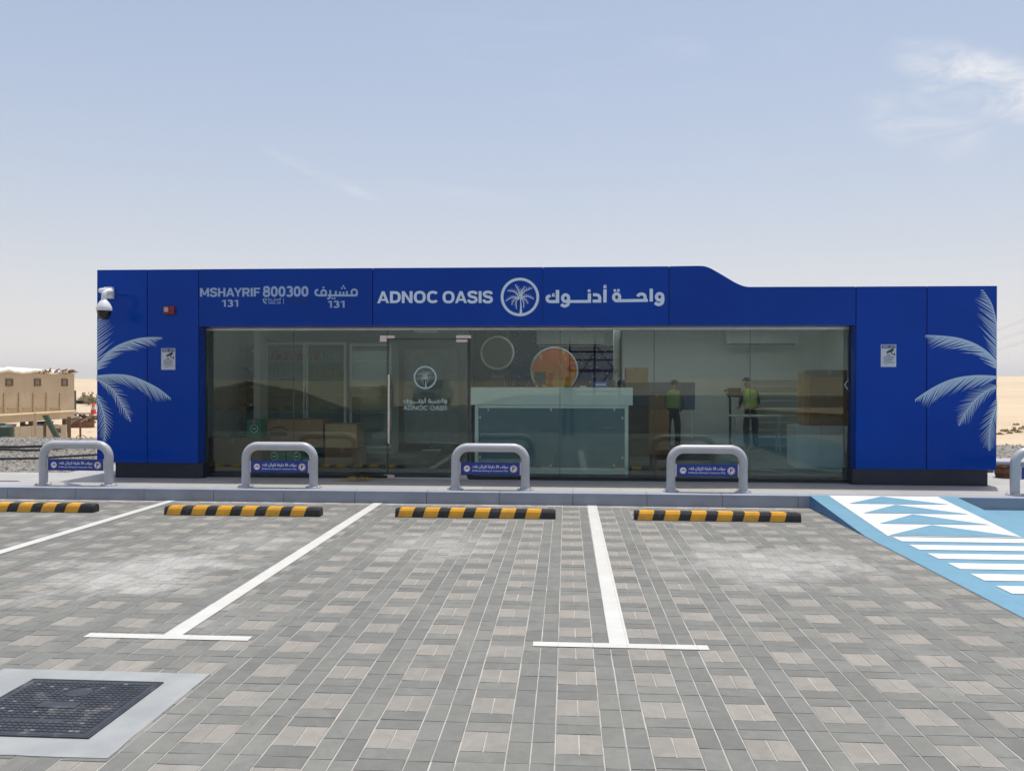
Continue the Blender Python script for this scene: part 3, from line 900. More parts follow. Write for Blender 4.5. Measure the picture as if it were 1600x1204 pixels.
HP = [(119, 758.5, 'grey hoop guard beside the gravel, below the dome camera'),
      (437, 762, 'grey hoop guard in front of the cartons seen through the glass'),
      (766, 763.5, 'grey hoop guard between the shop door and the white counter'),
      (1104.5, 767.5, 'grey hoop guard in front of the two workers in lime vests'),
      (1645, 770.5, 'grey hoop guard beyond the blue ramp, next to the wooden planter')]
for i, (px, py, lab) in enumerate(HP):
    o = hp0 if i == 0 else copy_tree(hp0)
    p = PY(px, py, 10.90)
    o.location = (p.x, 10.90, ZP); o['label'] = lab
# ---------------------------------------------------------------- the shop
def XF(px): return PY(px, 600, YF).x
def XG(px): return PY(px, 600, YG).x
xs = [XF(p) for p in (151, 230, 310, 582, 848, 1045, 1337, 1448, 1558)]
ZTL = PY(400, 420.0, YF).z; ZTM = PY(1045, 416.0, YF).z; ZTR = PY(1400, 447.3, YF).z
ZPB = (PY(230, 723, YF).z + PY(1448, 733, YF).z) / 2
ZFB = PY(820, 509, YF).z
ZCE = ZFB + 0.34
shop = thing('shop_building', (0, YF, ZP), 'low blue panelled convenience shop with a full glass front and stepped curved roofline', 'building')

t = NT('blue composite panel')
c = t.mix(t.ramp(t.noise(0.8, 3), 0.3, 0.7), rgb(0, 58, 150), rgb(0, 62, 158))
c = t.mix(t.ramp(t.noise(5, 6, 0.7), 0.58, 0.8, 0, 0.10), c, rgb(40, 74, 140))
oi = t.n.new('ShaderNodeObjectInfo')
c = t.mix(1.0, c, t.mix(oi.outputs['Random'], 0.90, 1.10), 'MULTIPLY')
t.color(c); t.set(Roughness=t.ramp(t.noise(3, 4), 0.2, 0.8, 0.10, 0.18))
t.b.inputs['Specular IOR Level'].default_value = 0.09
t.bump(t.noise(1.2, 2, 0.4), 0.06, 0.02)
M_blu = t.m
M_nav = mat('navy plinth', rgb(14, 24, 48), 0.45, var=0.12)
M_seam = mat('seam black', (0.004, 0.006, 0.014), 0.6)
M_wallw = mat('white interior wall', rgb(242, 244, 242), 0.7, var=0.03, scale=1.5)
M_floor = mat('grey floor tile', rgb(52, 56, 58), 0.35, var=0.08, scale=2)
M_let = mat('pale lettering', rgb(204, 222, 238), 0.35, var=0.03)
M_dec = mat('pale blue decal film', rgb(172, 198, 222), 0.35, var=0.05, scale=3)
G = 0.006
def panel(name, x0, x1, z0, z1):
    m = MB(); m.box(x0 + G, x1 - G, YF, YF + 0.03, z0, z1, c=0.004); return m.build(name, M_blu, shop)
panel('wall_panel', xs[0], xs[1], ZPB, ZTL); panel('wall_panel', xs[1], xs[2], ZPB, ZTL)
panel('wall_panel', xs[6], xs[7], ZPB, ZTR); panel('wall_panel', xs[7], xs[8], ZPB, ZTR)
m = MB(); m.prism([(xs[2] + G, ZFB), (xs[3] - G, ZFB), (xs[3] - G, ZTL), (xs[2] + G, ZTL)], YF, YF + 0.03); m.build('fascia_panel', M_blu, shop)
m = MB(); m.prism([(xs[3] + G, ZFB), (xs[4] - 0.003, ZFB), (xs[4] - 0.003, ZTM), (xs[3] + G, ZTL)], YF, YF + 0.03); m.build('fascia_panel', M_blu, shop)
m = MB(); m.prism([(xs[4] + 0.003, ZFB), (xs[5] - G, ZFB), (xs[5] - G, ZTM), (xs[4] + 0.003, ZTM)], YF, YF + 0.03); m.build('fascia_panel', M_blu, shop)
pts = [PY(px, py, YF) for px, py in ((1092, 415.3), (1101, 416.0), (1110, 419), (1120, 424.5), (1132, 431.5), (1142, 437.5), (1151, 442.5), (1160, 446.2), (1168, 448.0), (1176, 448.2))]
curve = [(p.x, p.z) for p in pts]
curve = smooth_path(curve, 4)
curve[0] = (curve[0][0], ZTM + 0.004)
poly = [(xs[5] + G, ZFB), (xs[6] - G, ZFB), (xs[6] - G, ZTR)] + [(x, max(z, ZTR)) for x, z in curve[::-1]] + [(xs[5] + G, ZTM)]
m = MB(); m.prism(poly, YF, YF + 0.03); m.build('fascia_panel', M_blu, shop)
prof = [(xs[0], ZTL), (xs[3], ZTL), (xs[4], ZTM)] + [(x, max(z, ZTR)) for x, z in curve] + [(xs[8], ZTR)]
# backing behind the panel joints
m = MB()
pr = [(x, z - 0.012) for x, z in prof]; pr[0] = (xs[0] + 0.012, pr[0][1]); pr[-1] = (xs[8] - 0.012, pr[-1][1])
m.prism([(xs[0] + 0.012, ZFB + 0.01), (xs[8] - 0.012, ZFB + 0.01)] + pr[::-1], YF + 0.032, YF + 0.05)
m.box(xs[0] + 0.012, xs[2] - 0.012, YF + 0.032, YF + 0.05, ZPB + 0.01, ZFB + 0.008)
m.box(xs[6] + 0.012, xs[8] - 0.012, YF + 0.032, YF + 0.05, ZPB + 0.01, ZFB + 0.008)
m.build('panel_backing', M_seam, shop)
# parapet body, side walls, back wall, roof
m = MB()
m.prism([(xs[0] + 0.02, ZFB + 0.02), (xs[8] - 0.02, ZFB + 0.02)] + [(min(max(x, xs[0] + 0.02), xs[8] - 0.02), z - 0.02) for x, z in prof[::-1]], YF + 0.053, YF + 0.24)
m.build('parapet', M_blu, shop)
M_trim = mat('white coping', rgb(214, 216, 220), 0.4, var=0.04)
YE = YB + 0.25
m = MB()
m.box(xs[0], xs[0] + 0.2, YF + 0.053, YE, ZPB, ZTL - 0.025); m.box(xs[8] - 0.2, xs[8], YF + 0.053, YE, ZPB, ZTR - 0.025)
m.box(xs[0] + 0.203, xs[8] - 0.203, YE - 0.2, YE, ZPB, ZTR - 0.05)
m.build_each('outer_wall', M_blu, shop)
RL = [(14.5, 14.95), (16.9, 17.35)]; RX = (-0.9, 4.5)          # two roof openings added to brighten the interior, unseen behind the parapet
def slab(m, x0, x1, y0, y1, z0, z1):
    yy = y0
    for (a, b) in RL:
        m.box(x0, x1, yy, a, z0, z1); m.box(x0, RX[0], a + .001, b - .001, z0, z1); m.box(RX[1], x1, a + .001, b - .001, z0, z1); yy = b
    m.box(x0, x1, yy, y1, z0, z1)
m = MB(); slab(m, xs[0] + 0.22, xs[8] - 0.22, YF + 0.26, YE - 0.22, ZCE + 0.02, ZCE + 0.12)
m.build('roof', mat('roof membrane', rgb(190, 190, 186), 0.8), shop)
m = MB()
PI = 0.21
m.box(xs[0] + PI + 0.04, xs[2] + 0.04, YF + 0.06, YF + 0.3, ZP - 0.02, ZPB - 0.003); m.box(xs[0] + PI + 0.04, xs[0] + PI + 0.14, YF + 0.303, YE - 0.1, ZP - 0.02, ZPB - 0.003)
m.box(xs[6] - 0.02, xs[8] - 0.09, YF + 0.06, YF + 0.3, ZP - 0.02, ZPB - 0.003); m.box(xs[8] - 0.19, xs[8] - 0.09, YF + 0.303, YE - 0.1, ZP - 0.02, ZPB - 0.003)
m.build_each('plinth', M_nav, shop)
# returns into the shopfront opening
XJ0, XJ1 = XG(319), XG(1329)
m = MB()
m.box(xs[2] - 0.03, xs[2] - 0.004, YF + 0.053, YG + 0.05, ZPB + 0.003, ZFB - 0.003); m.box(xs[6] + 0.004, xs[6] + 0.03, YF + 0.053, YG + 0.05, ZPB + 0.003, ZFB - 0.003)
m.build_each('reveal_panel', M_blu, shop)
M_dk = mat('dark anodised frame', rgb(38, 42, 50), 0.4, 0.4, var=0.1)
m = MB()
m.box(xs[2] - 0.001, XG(322.5), YG - 0.03, YG + 0.05, ZFL, ZFB - 0.002); m.box(XG(1325.5), xs[6] + 0.002, YG - 0.03, YG + 0.05, ZFL, ZFB - 0.002)
m.build_each('jamb', M_dk, shop)
m = MB(); m.box(xs[2] + 0.002, xs[6] - 0.002, YF + 0.053, YG + 0.06, ZFB + 0.003, ZFB + 0.018); m.build('soffit', M_blu, shop)
m = MB(); m.box(XG(323), XG(1325), YG - 0.035, YG + 0.035, ZFB - 0.045, ZFB - 0.002, c=0.003); m.build('top_rail', M_alu, shop)
m = MB(); m.box(XG(323), XG(606), YG - 0.03, YG + 0.03, ZP + 0.002, ZP + 0.05, c=0.003); m.box(XG(733), XG(1325), YG - 0.03, YG + 0.03, ZP + 0.002, ZP + 0.05, c=0.003)
m.build_each('bottom_rail', M_dk, shop)
m = MB(); m.box(XG(606.2), XG(732.8), YG - 0.06, YG + 0.06, ZP + 0.002, ZP + 0.022); m.build('threshold', M_alu, shop)
# interior shell
XI0, XI1 = xs[0] + 0.2, xs[8] - 0.2
m = MB(); m.box(XI0 + 0.004, XI1 - 0.004, YG + 0.07, YE - 0.205, ZP - 0.1, ZFL); m.build('floor', M_floor, shop)
m = MB(); m.box(XI0 + 0.004, XI0 + 0.05, YG + 0.07, YE - 0.21, ZFL, ZCE); m.box(XI1 - 0.05, XI1 - 0.004, YG + 0.07, YE - 0.21, ZFL, ZCE)
m.box(XI0 + 0.052, XI1 - 0.052, YB, YB + 0.04, ZFL, ZCE)
m.box(XI0 + 0.052, xs[2] - 0.035, YG + 0.07, YG + 0.1, ZFL, ZCE); m.box(xs[6] + 0.035, XI1 - 0.052, YG + 0.07, YG + 0.1, ZFL, ZCE)
m.build_each('interior_wall', M_wallw, shop)
m = MB(); slab(m, XI0 + 0.004, XI1 - 0.004, YG + 0.07, YE - 0.21, ZCE + 0.001, ZCE + 0.018); m.box(xs[2], xs[6], YG + 0.062, YG + 0.09, ZFB + 0.02, ZCE); m.build('ceiling', M_wallw, shop)
t = NT('opal rooflight sheet'); t.n.remove(t.b)
tl_ = t.n.new('ShaderNodeBsdfTranslucent'); tl_.inputs[0].default_value = (0.66, 0.71, 0.69, 1); t.l.new(tl_.outputs[0], t.out.inputs['Surface'])
for (a, b) in RL:
    m = MB(); m.flat([(RX[0] + .002, a + .002), (RX[1] - .002, a + .002), (RX[1] - .002, b - .002), (RX[0] + .002, b - .002)], ZCE + 0.06); m.build('added_rooflight', t.m, shop)  # invented opal sheets that let sunlight into the shop
for px, Y in ((401, 15.2), (964, 17.0)):
    m = MB(); xa = PY(px, 600, Y).x; m.box(xa - 0.06, xa + 0.06, Y, Y + 0.3, ZFL, ZCE, c=0.006); m.build('interior_column', M_wallw, shop)
# navy feature wall with scattered motifs
t = NT('navy patterned panel')
d = t.vor(9, t.mapping(t.tc(), (1, 1, 1.5)), 'Distance')
t.color(t.mix(t.math('LESS_THAN', d, 0.22), rgb(14, 22, 110), rgb(130, 146, 200))); t.set(Roughness=0.5)
m = MB(); m.box(PY(795, 600, YB).x, PY(958, 600, YB).x, YB - 0.03, YB - 0.003, PY(830, 604, YB).z - 0.6, PY(830, 540, YB).z); m.box(PY(795, 600, YB).x, PY(842, 600, YB).x, YB - 0.03, YB - 0.003, PY(830, 540, YB).z + 0.004, ZCE - 0.01)
m.build_each('feature_wall', t.m, shop)
m = MB(); m.box(PY(962, 600, YB).x, PY(738, 600, YB).x * 0 + PY(972, 600, YB).x, YB - 0.025, YB - 0.003, ZFL, ZCE - 0.01); m.box(PY(738, 600, YB).x, PY(794, 600, YB).x, YB - 0.025, YB - 0.003, ZFL, ZCE - 0.01)
m.build_each('stone_panel', mat('brown stone veneer', rgb(104, 98, 86), 0.6, var=0.35, scale=9), shop)

# glass
t = NT('tinted shop glass')
t.n.remove(t.b)
tr = t.n.new('ShaderNodeBsdfTransparent'); tr.inputs[0].default_value = (0.925, 0.985, 0.96, 1)
gl = t.n.new('ShaderNodeBsdfGlossy'); gl.inputs['Roughness'].default_value = 0.0; gl.inputs['Color'].default_value = (0.86, 1.0, 0.96, 1)
fr = t.n.new('ShaderNodeFresnel'); fr.inputs['IOR'].default_value = 1.46
mx = t.n.new('ShaderNodeMixShader'); t.l.new(fr.outputs[0], mx.inputs[0]); t.l.new(tr.outputs[0], mx.inputs[1]); t.l.new(gl.outputs[0], mx.inputs[2])
t.l.new(mx.outputs[0], t.out.inputs['Surface'])
M_glass = t.m
gz0, gz1 = ZP + 0.052, ZFB - 0.047
def pane(a, b, z0, z1, parent=shop, name='glass_pane'):
    m = MB(); m.box(XG(a) + 0.004, XG(b) - 0.004, YG - 0.006, YG + 0.006, z0, z1); return m.build(name, M_glass, parent)
for a, b in ((323, 459), (459, 605), (735, 875), (875, 1022), (1022, 1172), (1172, 1325)): pane(a, b, gz0, gz1)
zdt = PY(670, 529.5, YG).z
pane(606, 733, zdt + 0.006, gz1)
m = MB()
for px in (459, 605, 734, 875, 1022, 1172):
    w = 0.0035
    m.box(XG(px) - w, XG(px) + w, YG - 0.0065, YG + 0.0065, gz0, gz1)
m.build_each('glazing_joint', mat('clear silicone edge', rgb(70, 84, 80), 0.3), shop)
door = pane(607, 731, ZP + 0.03, zdt - 0.006, shop, 'door')
M_ss = mat('satin stainless steel', rgb(206, 196, 190), 0.32, 0.6, var=0.06)
def pfit(rects, dy=0.022):
    m = MB()
    for (a, b, p, q) in rects:
        z1, z0 = PY((a + b) / 2, p, YG).z, PY((a + b) / 2, q, YG).z
        m.box(XG(a), XG(b), YG - dy, YG + dy, z0, z1, c=0.003)
    return m
pfit([(594, 604.6, 524, 534), (605, 617, 524, 528.7)]).build('patch_fitting', M_ss, shop)
pfit([(713, 730.5, 530.2, 534.6), ]).build('patch_fitting', M_ss, door)
pfit([(713, 736, 523.4, 528.6)]).build('patch_fitting', M_ss, shop)
pfit([(600, 617, 741.2, 746)]).build('patch_fitting', M_ss, door)
pfit([(716, 730, 741.8, 746.5)]).build('patch_fitting', M_ss, door)
m = MB()
xh = XG(607.5 + 1.5); zt, zb = PY(608, 585, YG - 0.06).z, PY(608, 692, YG - 0.06).z
m.tube([(xh, YG - 0.065, zb), (xh, YG - 0.065, zt)], 0.018, 14); m.tube([(xh, YG - 0.065, zt - 0.12), (xh, YG + 0.02, zt - 0.12)], 0.009, 8); m.tube([(xh, YG - 0.065, zb + 0.12), (xh, YG + 0.02, zb + 0.12)], 0.009, 8)
m.build('handle', M_ss, door, 40)
m = MB(); m.box(XG(646.5), XG(682), YG + 0.03, YG + 0.10, PY(664, 519.6, YG).z, PY(664, 512.2, YG).z, c=0.006); m.build('door_sensor', mat('grey sensor cover', rgb(190, 196, 194), 0.4), shop)

# ---- palm fronds
def frond(m, rib, n, lmax, ang, sides, y, edge=None, w0=0.5, px=True, width=1.0, ribw=2.6, base=0.35, tipf=0.12):
    "rib: picture points; leaflets grow from it at ang degrees towards the tip"
    R_ = smooth_path(rib, 8); P = [Vector(p) for p in R_]
    cum = [0]
    for i in range(1, len(P)): cum.append(cum[-1] + (P[i] - P[i - 1]).length)
    Ltot = cum[-1]
    def at(s):
        for i in range(1, len(P)):
            if cum[i] >= s:
                k = (s - cum[i - 1]) / max(1e-9, cum[i] - cum[i - 1]); d = (P[i] - P[i - 1]).normalized()
                return P[i - 1].lerp(P[i], k), d
        return P[-1], (P[-1] - P[-2]).normalized()
    n = int(n * 0.62)
    q = [0]
    def emit(poly):
        yy = y - 0.00006 * (q[0] % 50); q[0] += 1
        if edge is not None:
            poly = [(max(edge[0], min(edge[1], a)), b) for a, b in poly]
        pw = []
        for a, b in poly:
            v = PY(a, b, YF) if px else Vector((a, 0, b)); pw.append((v.x, v.z))
        m.sheet(pw, yy)
    rnd = random.Random(int(Ltot * 7) + n)
    for k in range(n):
        s = Ltot * (k + 0.5) / n
        p, d = at(s); f = (k + 0.5) / n
        L = lmax * (base + (1 - base) * math.sin(math.pi * min(1, f * 0.9 + 0.12)) ** 0.8) * (1 if f < 0.75 else 1 - (1 - tipf) * (f - 0.75) / 0.25 * 0.75)
        for s_ in sides:
            a = R(ang + rnd.uniform(-4, 4)) * s_
            e = Vector((d.x * math.cos(a) - d.y * math.sin(a), d.x * math.sin(a) + d.y * math.cos(a)))
            LL = L * rnd.uniform(0.8, 1.1)
            wb = Ltot / n * w0 * width * 0.78; LL *= 1.12
            b0, b1 = p - d * wb, p + d * wb
            mid = p + e * LL * 0.55 + d * 0.02 * LL
            nn = Vector((-e.y, e.x))
            tip = p + e * LL + d * LL * 0.10
            emit([b0[:], (mid - nn * wb * 0.62 * -1 * s_ * -1)[:], tip[:], (mid + nn * wb * 0.62 * -1 * s_ * -1)[:], b1[:]] if False else [b0[:], b1[:], tip[:]])
    rw = []
    nP = len(P); L2 = ribbon2d([tuple(p) for p in P], 1.0)
    for i in range(nP - 1):
        wa, wb = ribw * (1 - i / nP * 0.85), ribw * (1 - (i + 1) / nP * 0.85)
        def off(j, w):
            c_ = P[j]; a, b = Vector(L2[j][0]) - c_, Vector(L2[j][1]) - c_
            return (c_ + a * w)[:], (c_ + b * w)[:]
        a0, b0 = off(i, wa); a1, b1 = off(i + 1, wb)
        emit([a0, b0, b1, a1])
def zl(x, y): return (140 + x / 4.633, 440 + y / 4.633)
def zr(x, y): return (1300 + x / 3.17, 400 + y / 3.17)
EL = (151.8, 310); ER = (1337, 1557.2)
m = MB()
yd = YF - 0.002
frond(m, [zl(40, 640), zl(44, 470), zl(52, 330), zl(75, 250)], 30, 30, 58, (1,), yd, EL, 0.36, ribw=2, base=0.3)
frond(m, [zl(40, 640), zl(110, 545), zl(200, 470), zl(330, 420), zl(430, 405), zl(525, 405)], 46, 27, 42, (1,), yd - 0.004, EL, 0.62, ribw=4.5)
frond(m, [zl(45, 690), zl(120, 680), zl(200, 676), zl(290, 684), zl(380, 714), zl(480, 762), zl(545, 806), zl(590, 845)], 54, 31, 40, (1,), yd - 0.008, EL, 0.6, ribw=4.5)
frond(m, [zl(40, 700), zl(120, 740), zl(190, 805), zl(240, 890), zl(275, 955), zl(300, 1010)], 29, 17, 38, (1, -1), yd - 0.012, EL, 0.42, ribw=3)
frond(m, [zl(40, 810), zl(90, 900), zl(115, 990), zl(118, 1080), zl(108, 1165)], 25, 19, 40, (1, -1), yd - 0.016, EL, 0.42, ribw=3)
m.build('palm_decal', M_dec, shop)
m = MB()
frond(m, [zr(822, 560), zr(818, 420), zr(812, 330), zr(790, 240), zr(765, 195), zr(744, 166)], 42, 33, 48, (-1,), yd, ER, 0.42, ribw=3.2)
frond(m, [zr(832, 560), zr(790, 500), zr(720, 445), zr(640, 412), zr(560, 398), zr(465, 392)], 52, 36, 40, (-1,), yd - 0.004, ER, 0.6, ribw=5)
frond(m, [zr(832, 602), zr(760, 596), zr(690, 596), zr(610, 608), zr(540, 632), zr(470, 670), zr(410, 710)], 54, 37, 40, (-1,), yd - 0.008, ER, 0.6, ribw=5)
frond(m, [zr(832, 640), zr(770, 665), zr(710, 710), zr(660, 775), zr(625, 838)], 36, 22, 38, (1, -1), yd - 0.012, ER, 0.42, ribw=3)
frond(m, [zr(832, 700), zr(800, 770), zr(780, 840), zr(776, 900), zr(777, 962)], 26, 22, 38, (1, -1), yd - 0.016, ER, 0.42, ribw=3)
m.build('palm_decal', M_dec, shop)

# ---- lettering on the fascia
yl = YF - 0.003
def zx(px): return XF(px)
def zz(px, py): return PY(px, py, YF).z
m = MB(); letters(m, 'ADNOC', zx(589.3), zx(684.5), zz(640, 473.4), zz(640, 454.8), yl); m.build('fascia_lettering', M_let, shop); m = MB(); letters(m, 'OASIS', zx(691.3), zx(769.5), zz(730, 473.4), zz(730, 454.8), yl); m.build('fascia_lettering', M_let, shop)
m = MB(); letters(m, 'MSHAYRIF', zx(312.6), zx(406.3), zz(360, 463.3), zz(360, 449.8), yl, 0.1); m.build('fascia_lettering', mat('grey blue lettering', rgb(150, 176, 210), 0.35, var=0.03), shop); m = MB(); letters(m, '131', zx(346.8), zx(372.2), zz(360, 479.1), zz(360, 468.5), yl, 0.14); m.build('fascia_lettering', bpy.data.materials['grey blue lettering'], shop)
M_let2 = bpy.data.materials['grey blue lettering']
m = MB(); letters(m, '800300', zx(411), zx(481.8), zz(446, 463.4), zz(446, 447.2), yl, 0.07); m.build('fascia_lettering', M_let2, shop)
m = MB(); letters(m, '131', zx(512.4), zx(538.4), zz(525, 480.6), zz(525, 470), yl, 0.14); m.build('fascia_lettering', M_let2, shop); m = MB()
def strokes(m, S, w, cvt, y):
    for i, (kind, w_, pts) in enumerate(S):
        P = [cvt(*p) for p in pts]
        m_y = y - 0.00012 * (i % 12)
        k = (cvt(1, 0)[0] - cvt(0, 0)[0])
        if kind == 'c': m.ribbon(P, w_ * k, m_y, 0, True)
        elif kind == 'p': m.sheet(P, m_y)
        else: m.ribbon(P, w_ * k, m_y)
def ell(cx, cy, rx, ry, a0=0, a1=360, n=24): return [(cx + rx * math.cos(R(a0 + (a1 - a0) * k / n)), cy + ry * math.sin(R(a0 + (a1 - a0) * k / n))) for k in range(n + (0 if a1 - a0 == 360 else 1))]
def sq(cx, cy, s): return ('p', 0, [(cx - s / 2, cy - s / 2), (cx + s / 2, cy - s / 2), (cx + s / 2, cy + s / 2), (cx - s / 2, cy + s / 2)])
def cv2(x, y): v = PY(300 + x / 5.333, 430 + y / 5.333, YF); return (v.x, v.z)
MSH = [('c', 15, ell(1352, 143, 23, 25)), ('r', 16, [(1374, 168), (1132, 168)]), ('r', 15, [(1375, 143), (1374, 168)]),
       ('r', 15, [(1291, 132), (1291, 168)]), ('r', 15, [(1263, 138), (1263, 168)]), ('r', 15, [(1234, 136), (1234, 168)]),
       sq(1262, 90, 13), sq(1250, 108, 13), sq(1275, 108, 13),
       ('r', 15, [(1199, 130), (1199, 168)]), sq(1171, 192, 13), sq(1190, 192, 13),
       ('r', 15, smooth_path([(1153, 124), (1152, 168), (1147, 188), (1128, 196)], 4)),
       ('c', 15, ell(1098, 146, 20, 22)), sq(1096, 102, 14), ('r', 15, [(1118, 146), (1117, 168)]),
       ('r', 16, [(1122, 168), (1066, 168)] + smooth_path([(1060, 168), (1038, 163), (1029, 146), (1034, 128), (1052, 120)], 4))]
strokes(m, MSH, 16, cv2, yl)
m.build('fascia_lettering', M_let2, shop)
m = MB()
text_mb(m, 'CALL US', zx(419.2), zx(438.5), zz(430, 474.6), zz(430, 471.2), yl, 0, 0.03)
text_mb(m, arabic('FE8D FE97 FEBC FEDE _ FE91 FEE8 FE8E'), zx(419.2), zx(438.7), zz(430, 470.6), zz(430, 465.0), yl, 0, 0.03)
m.sheet([(zx(442.8), zz(443, 465.5)), (zx(443.5), zz(443, 465.5)), (zx(443.5), zz(443, 475)), (zx(442.8), zz(443, 475))], yl)
hand = [(411.6, 466.6), (411.8, 469.5), (413.4, 472.4), (416.4, 473.8)]
m.ribbon([(zx(a), zz(a, b)) for a, b in smooth_path(hand, 5)], 0.018, yl)
for r_ in (2.2, 3.9): m.ribbon([(zx(413.4 + r_ * math.cos(R(q))), zz(414, 469.9 - r_ * math.sin(R(q)))) for q in range(0, 91, 10)], 0.007, yl)
m.build('phone_lettering', M_let2, shop)
m = MB()
text_mb(m, 'WhatsApp', zx(456), zx(480.5), zz(468, 472.6), zz(468, 467.4), yl, 0, 0.03)
ring2(m, zx(450.8), zz(450.8, 470), 0.022, 0.030, yl)
m.build('phone_lettering', mat('dark navy lettering', rgb(10, 22, 74), 0.4), shop)
# Arabic shop name
def cv(x, y): v = PY(845 + x / 8, 440 + y / 8, YF); return (v.x, v.z)
WAH = [('c', 40, ell(1485, 190, 39, 41)), ('r', 40, smooth_path([(1524, 188), (1524, 235), (1513, 268), (1482, 284), (1450, 279), (1427, 262)], 5)),
       ('p', 0, [(1360, 88), (1401, 88), (1401, 248), (1360, 248)]),
       ('r', 38, smooth_path([(1213, 186), (1222, 166), (1245, 155), (1275, 156), (1298, 172), (1304, 200), (1304, 232)], 5)), ('r', 38, [(1338, 233), (1150, 236), (1000, 238), (958, 237)]),
       ('c', 38, ell(948, 194, 38, 44)), sq(925, 110, 31), sq(970, 109, 31),
       ('p', 0, [(782, 95), (823, 95), (822, 259), (780, 259)]),
       ('r', 13, smooth_path([(820, 51), (803, 46), (790, 53), (794, 65), (816, 66)], 4)), ('r', 13, [(781, 76), (823, 73)]),
       ('r', 38, [(652, 163), (692, 163)] + smooth_path([(700, 164), (724, 175), (736, 200), (736, 243)], 5)[1:]), ('p', 0, [(648, 225), (756, 223), (755, 262), (648, 262)]),
       ('p', 0, [(587, 146), (628, 146), (628, 264), (587, 264)]), ('r', 36, [(600, 247), (345, 248)]), sq(604, 114, 34),
       ('c', 38, ell(310, 206, 38, 42)), ('r', 38, smooth_path([(347, 204), (347, 254), (336, 288), (304, 304), (276, 299), (256, 281)], 5)),
       ('p', 0, [(187, 104), (230, 104), (230, 267), (187, 267)]),
       ('r', 38, [(200, 249), (130, 249)] + smooth_path([(122, 249), (92, 241), (78, 214), (87, 188), (121, 176)], 5)[1:]),
       ('r', 12, smooth_path([(174, 153), (157, 149), (146, 157), (150, 169), (172, 170)], 4)), ('r', 12, [(137, 181), (178, 180)])]
m = MB(); strokes(m, WAH[:8], 40, cv, yl); m.build('fascia_lettering', M_let, shop); m = MB(); strokes(m, WAH[8:], 40, cv, yl); m.build('fascia_lettering', M_let, shop)
# round palm emblem
def emblem(m, cxp, y_, s, Y, cyp):
    "s = scale from the drawing at the fascia"
    def cvp(x, y): return (cxp + (x - 680) / 16.05 * s, cyp + (y - 625) / 16.05 * s)
    def w(p): v = PY(p[0], p[1], Y); return (v.x, v.z)
    n = 64; vs = []
    for k in range(n):
        c_, s2 = math.cos(2 * math.pi * k / n), math.sin(2 * math.pi * k / n)
        a = w(cvp(680 + 414 * c_, 625 + 414 * s2)); b = w(cvp(680 + 482 * c_, 625 + 482 * s2))
        vs += [(a[0], y_, a[1]), (b[0], y_, b[1])]
    m.add(vs, [(2 * k, 2 * k + 1, 2 * ((k + 1) % n) + 1, 2 * ((k + 1) % n)) for k in range(n)])
    m.sheet([w(cvp(*p)) for p in ((678, 640), (698, 640), (716, 780), (728, 920), (738, 1062), (664, 1062), (684, 920), (690, 780))], y_ - 0.0004)
    fr_ = [([(680, 630), (640, 470), (555, 315)], 1, 95), ([(690, 630), (735, 470), (815, 355)], -1 * -1, 62), ([(700, 640), (800, 490), (995, 405)], 1, 120), ([(700, 640), (870, 612), (1030, 685)], 1, 85),
           ([(690, 650), (800, 680), (882, 800)], 1, 70), ([(690, 650), (760, 730), (772, 905)], 1, 62), ([(675, 650), (590, 740), (602, 930)], -1, 70), ([(670, 650), (540, 690), (478, 830)], -1, 70),
           ([(665, 645), (490, 640), (325, 735)], -1, 80), ([(665, 640), (540, 500), (365, 475)], -1, 95)]
    for i, (rib, sd, wd) in enumerate(fr_):
        P = smooth_path(rib, 8); L2 = ribbon2d(P, 1.0); n = len(P)
        sd_ = {0: -1, 1: 1, 2: 1, 3: 1, 4: 1, 5: 1, 6: -1, 7: -1, 8: -1, 9: -1}[i]
        top, low = [], []
        for j in range(n):
            f = j / (n - 1); hw = wd * math.sin(math.pi * min(1, f ** 0.8)) ** 0.7
            p = Vector(P[j]); nv = (Vector(L2[j][1]) - Vector(L2[j][0])).normalized() * (1 if sd_ > 0 else -1)
            top.append((p - nv * 14 * (1 - f * 0.6))[:])
            low.append((p + nv * max(6, hw * (0.62 if j % 2 else 1.0)))[:])
        yy = y_ - 0.0005 - 0.00012 * i
        # leaf teeth: alternate wedges leave dark slits between the leaflets
        for j in range(n - 1):
            m.sheet([w(cvp(*q)) for q in (top[j], top[j + 1], (Vector(P[j + 1]))[:], (Vector(P[j]))[:])], yy)
            d = Vector(P[min(j + 1, n - 1)]) - Vector(P[j])
            m.sheet([w(cvp(*q)) for q in (P[j], (Vector(P[j]) + d * 0.72)[:], (Vector(low[j]) + d * 1.5)[:])], yy - 0.00003)
m = MB(); emblem(m, 812.4, yl, 1.0, YF, 463.9); m.build('palm_emblem', M_let, shop)
# frosted copy on the door
t = NT('frosted door film'); t.color(rgb(172, 194, 190)); t.set(Roughness=0.6); M_fr = t.m
m = MB(); emblem(m, 664.5, YG - 0.0075, 0.60, YG, 589.5)
def cvd(x, y): v = PY(630 + (x - 60) / 1485 * 69, 620.3 + (y - 45) / 258 * 10.6, YG); return (v.x, v.z)
strokes(m, [(k_, w_ * .62, p_) for k_, w_, p_ in WAH], 40, cvd, YG - 0.0075)
def xg(p): return XG(p)
text_mb(m, 'ADNOC OASIS', xg(630), xg(699), PY(665, 640.5, YG).z, PY(665, 633.4, YG).z, YG - 0.0075, 0, 0.012)
m.build('door_lettering', M_fr, door)
m = MB(); d4 = [(1318.2, 601), (1325, 592), (1325, 594.5), (1320.5, 601), (1325, 607.5), (1325, 610)]
m.sheet([(XG(a), PY(a, b, YG).z) for a, b in d4], YG - 0.0075); m.build('glass_sticker', M_fr, shop)
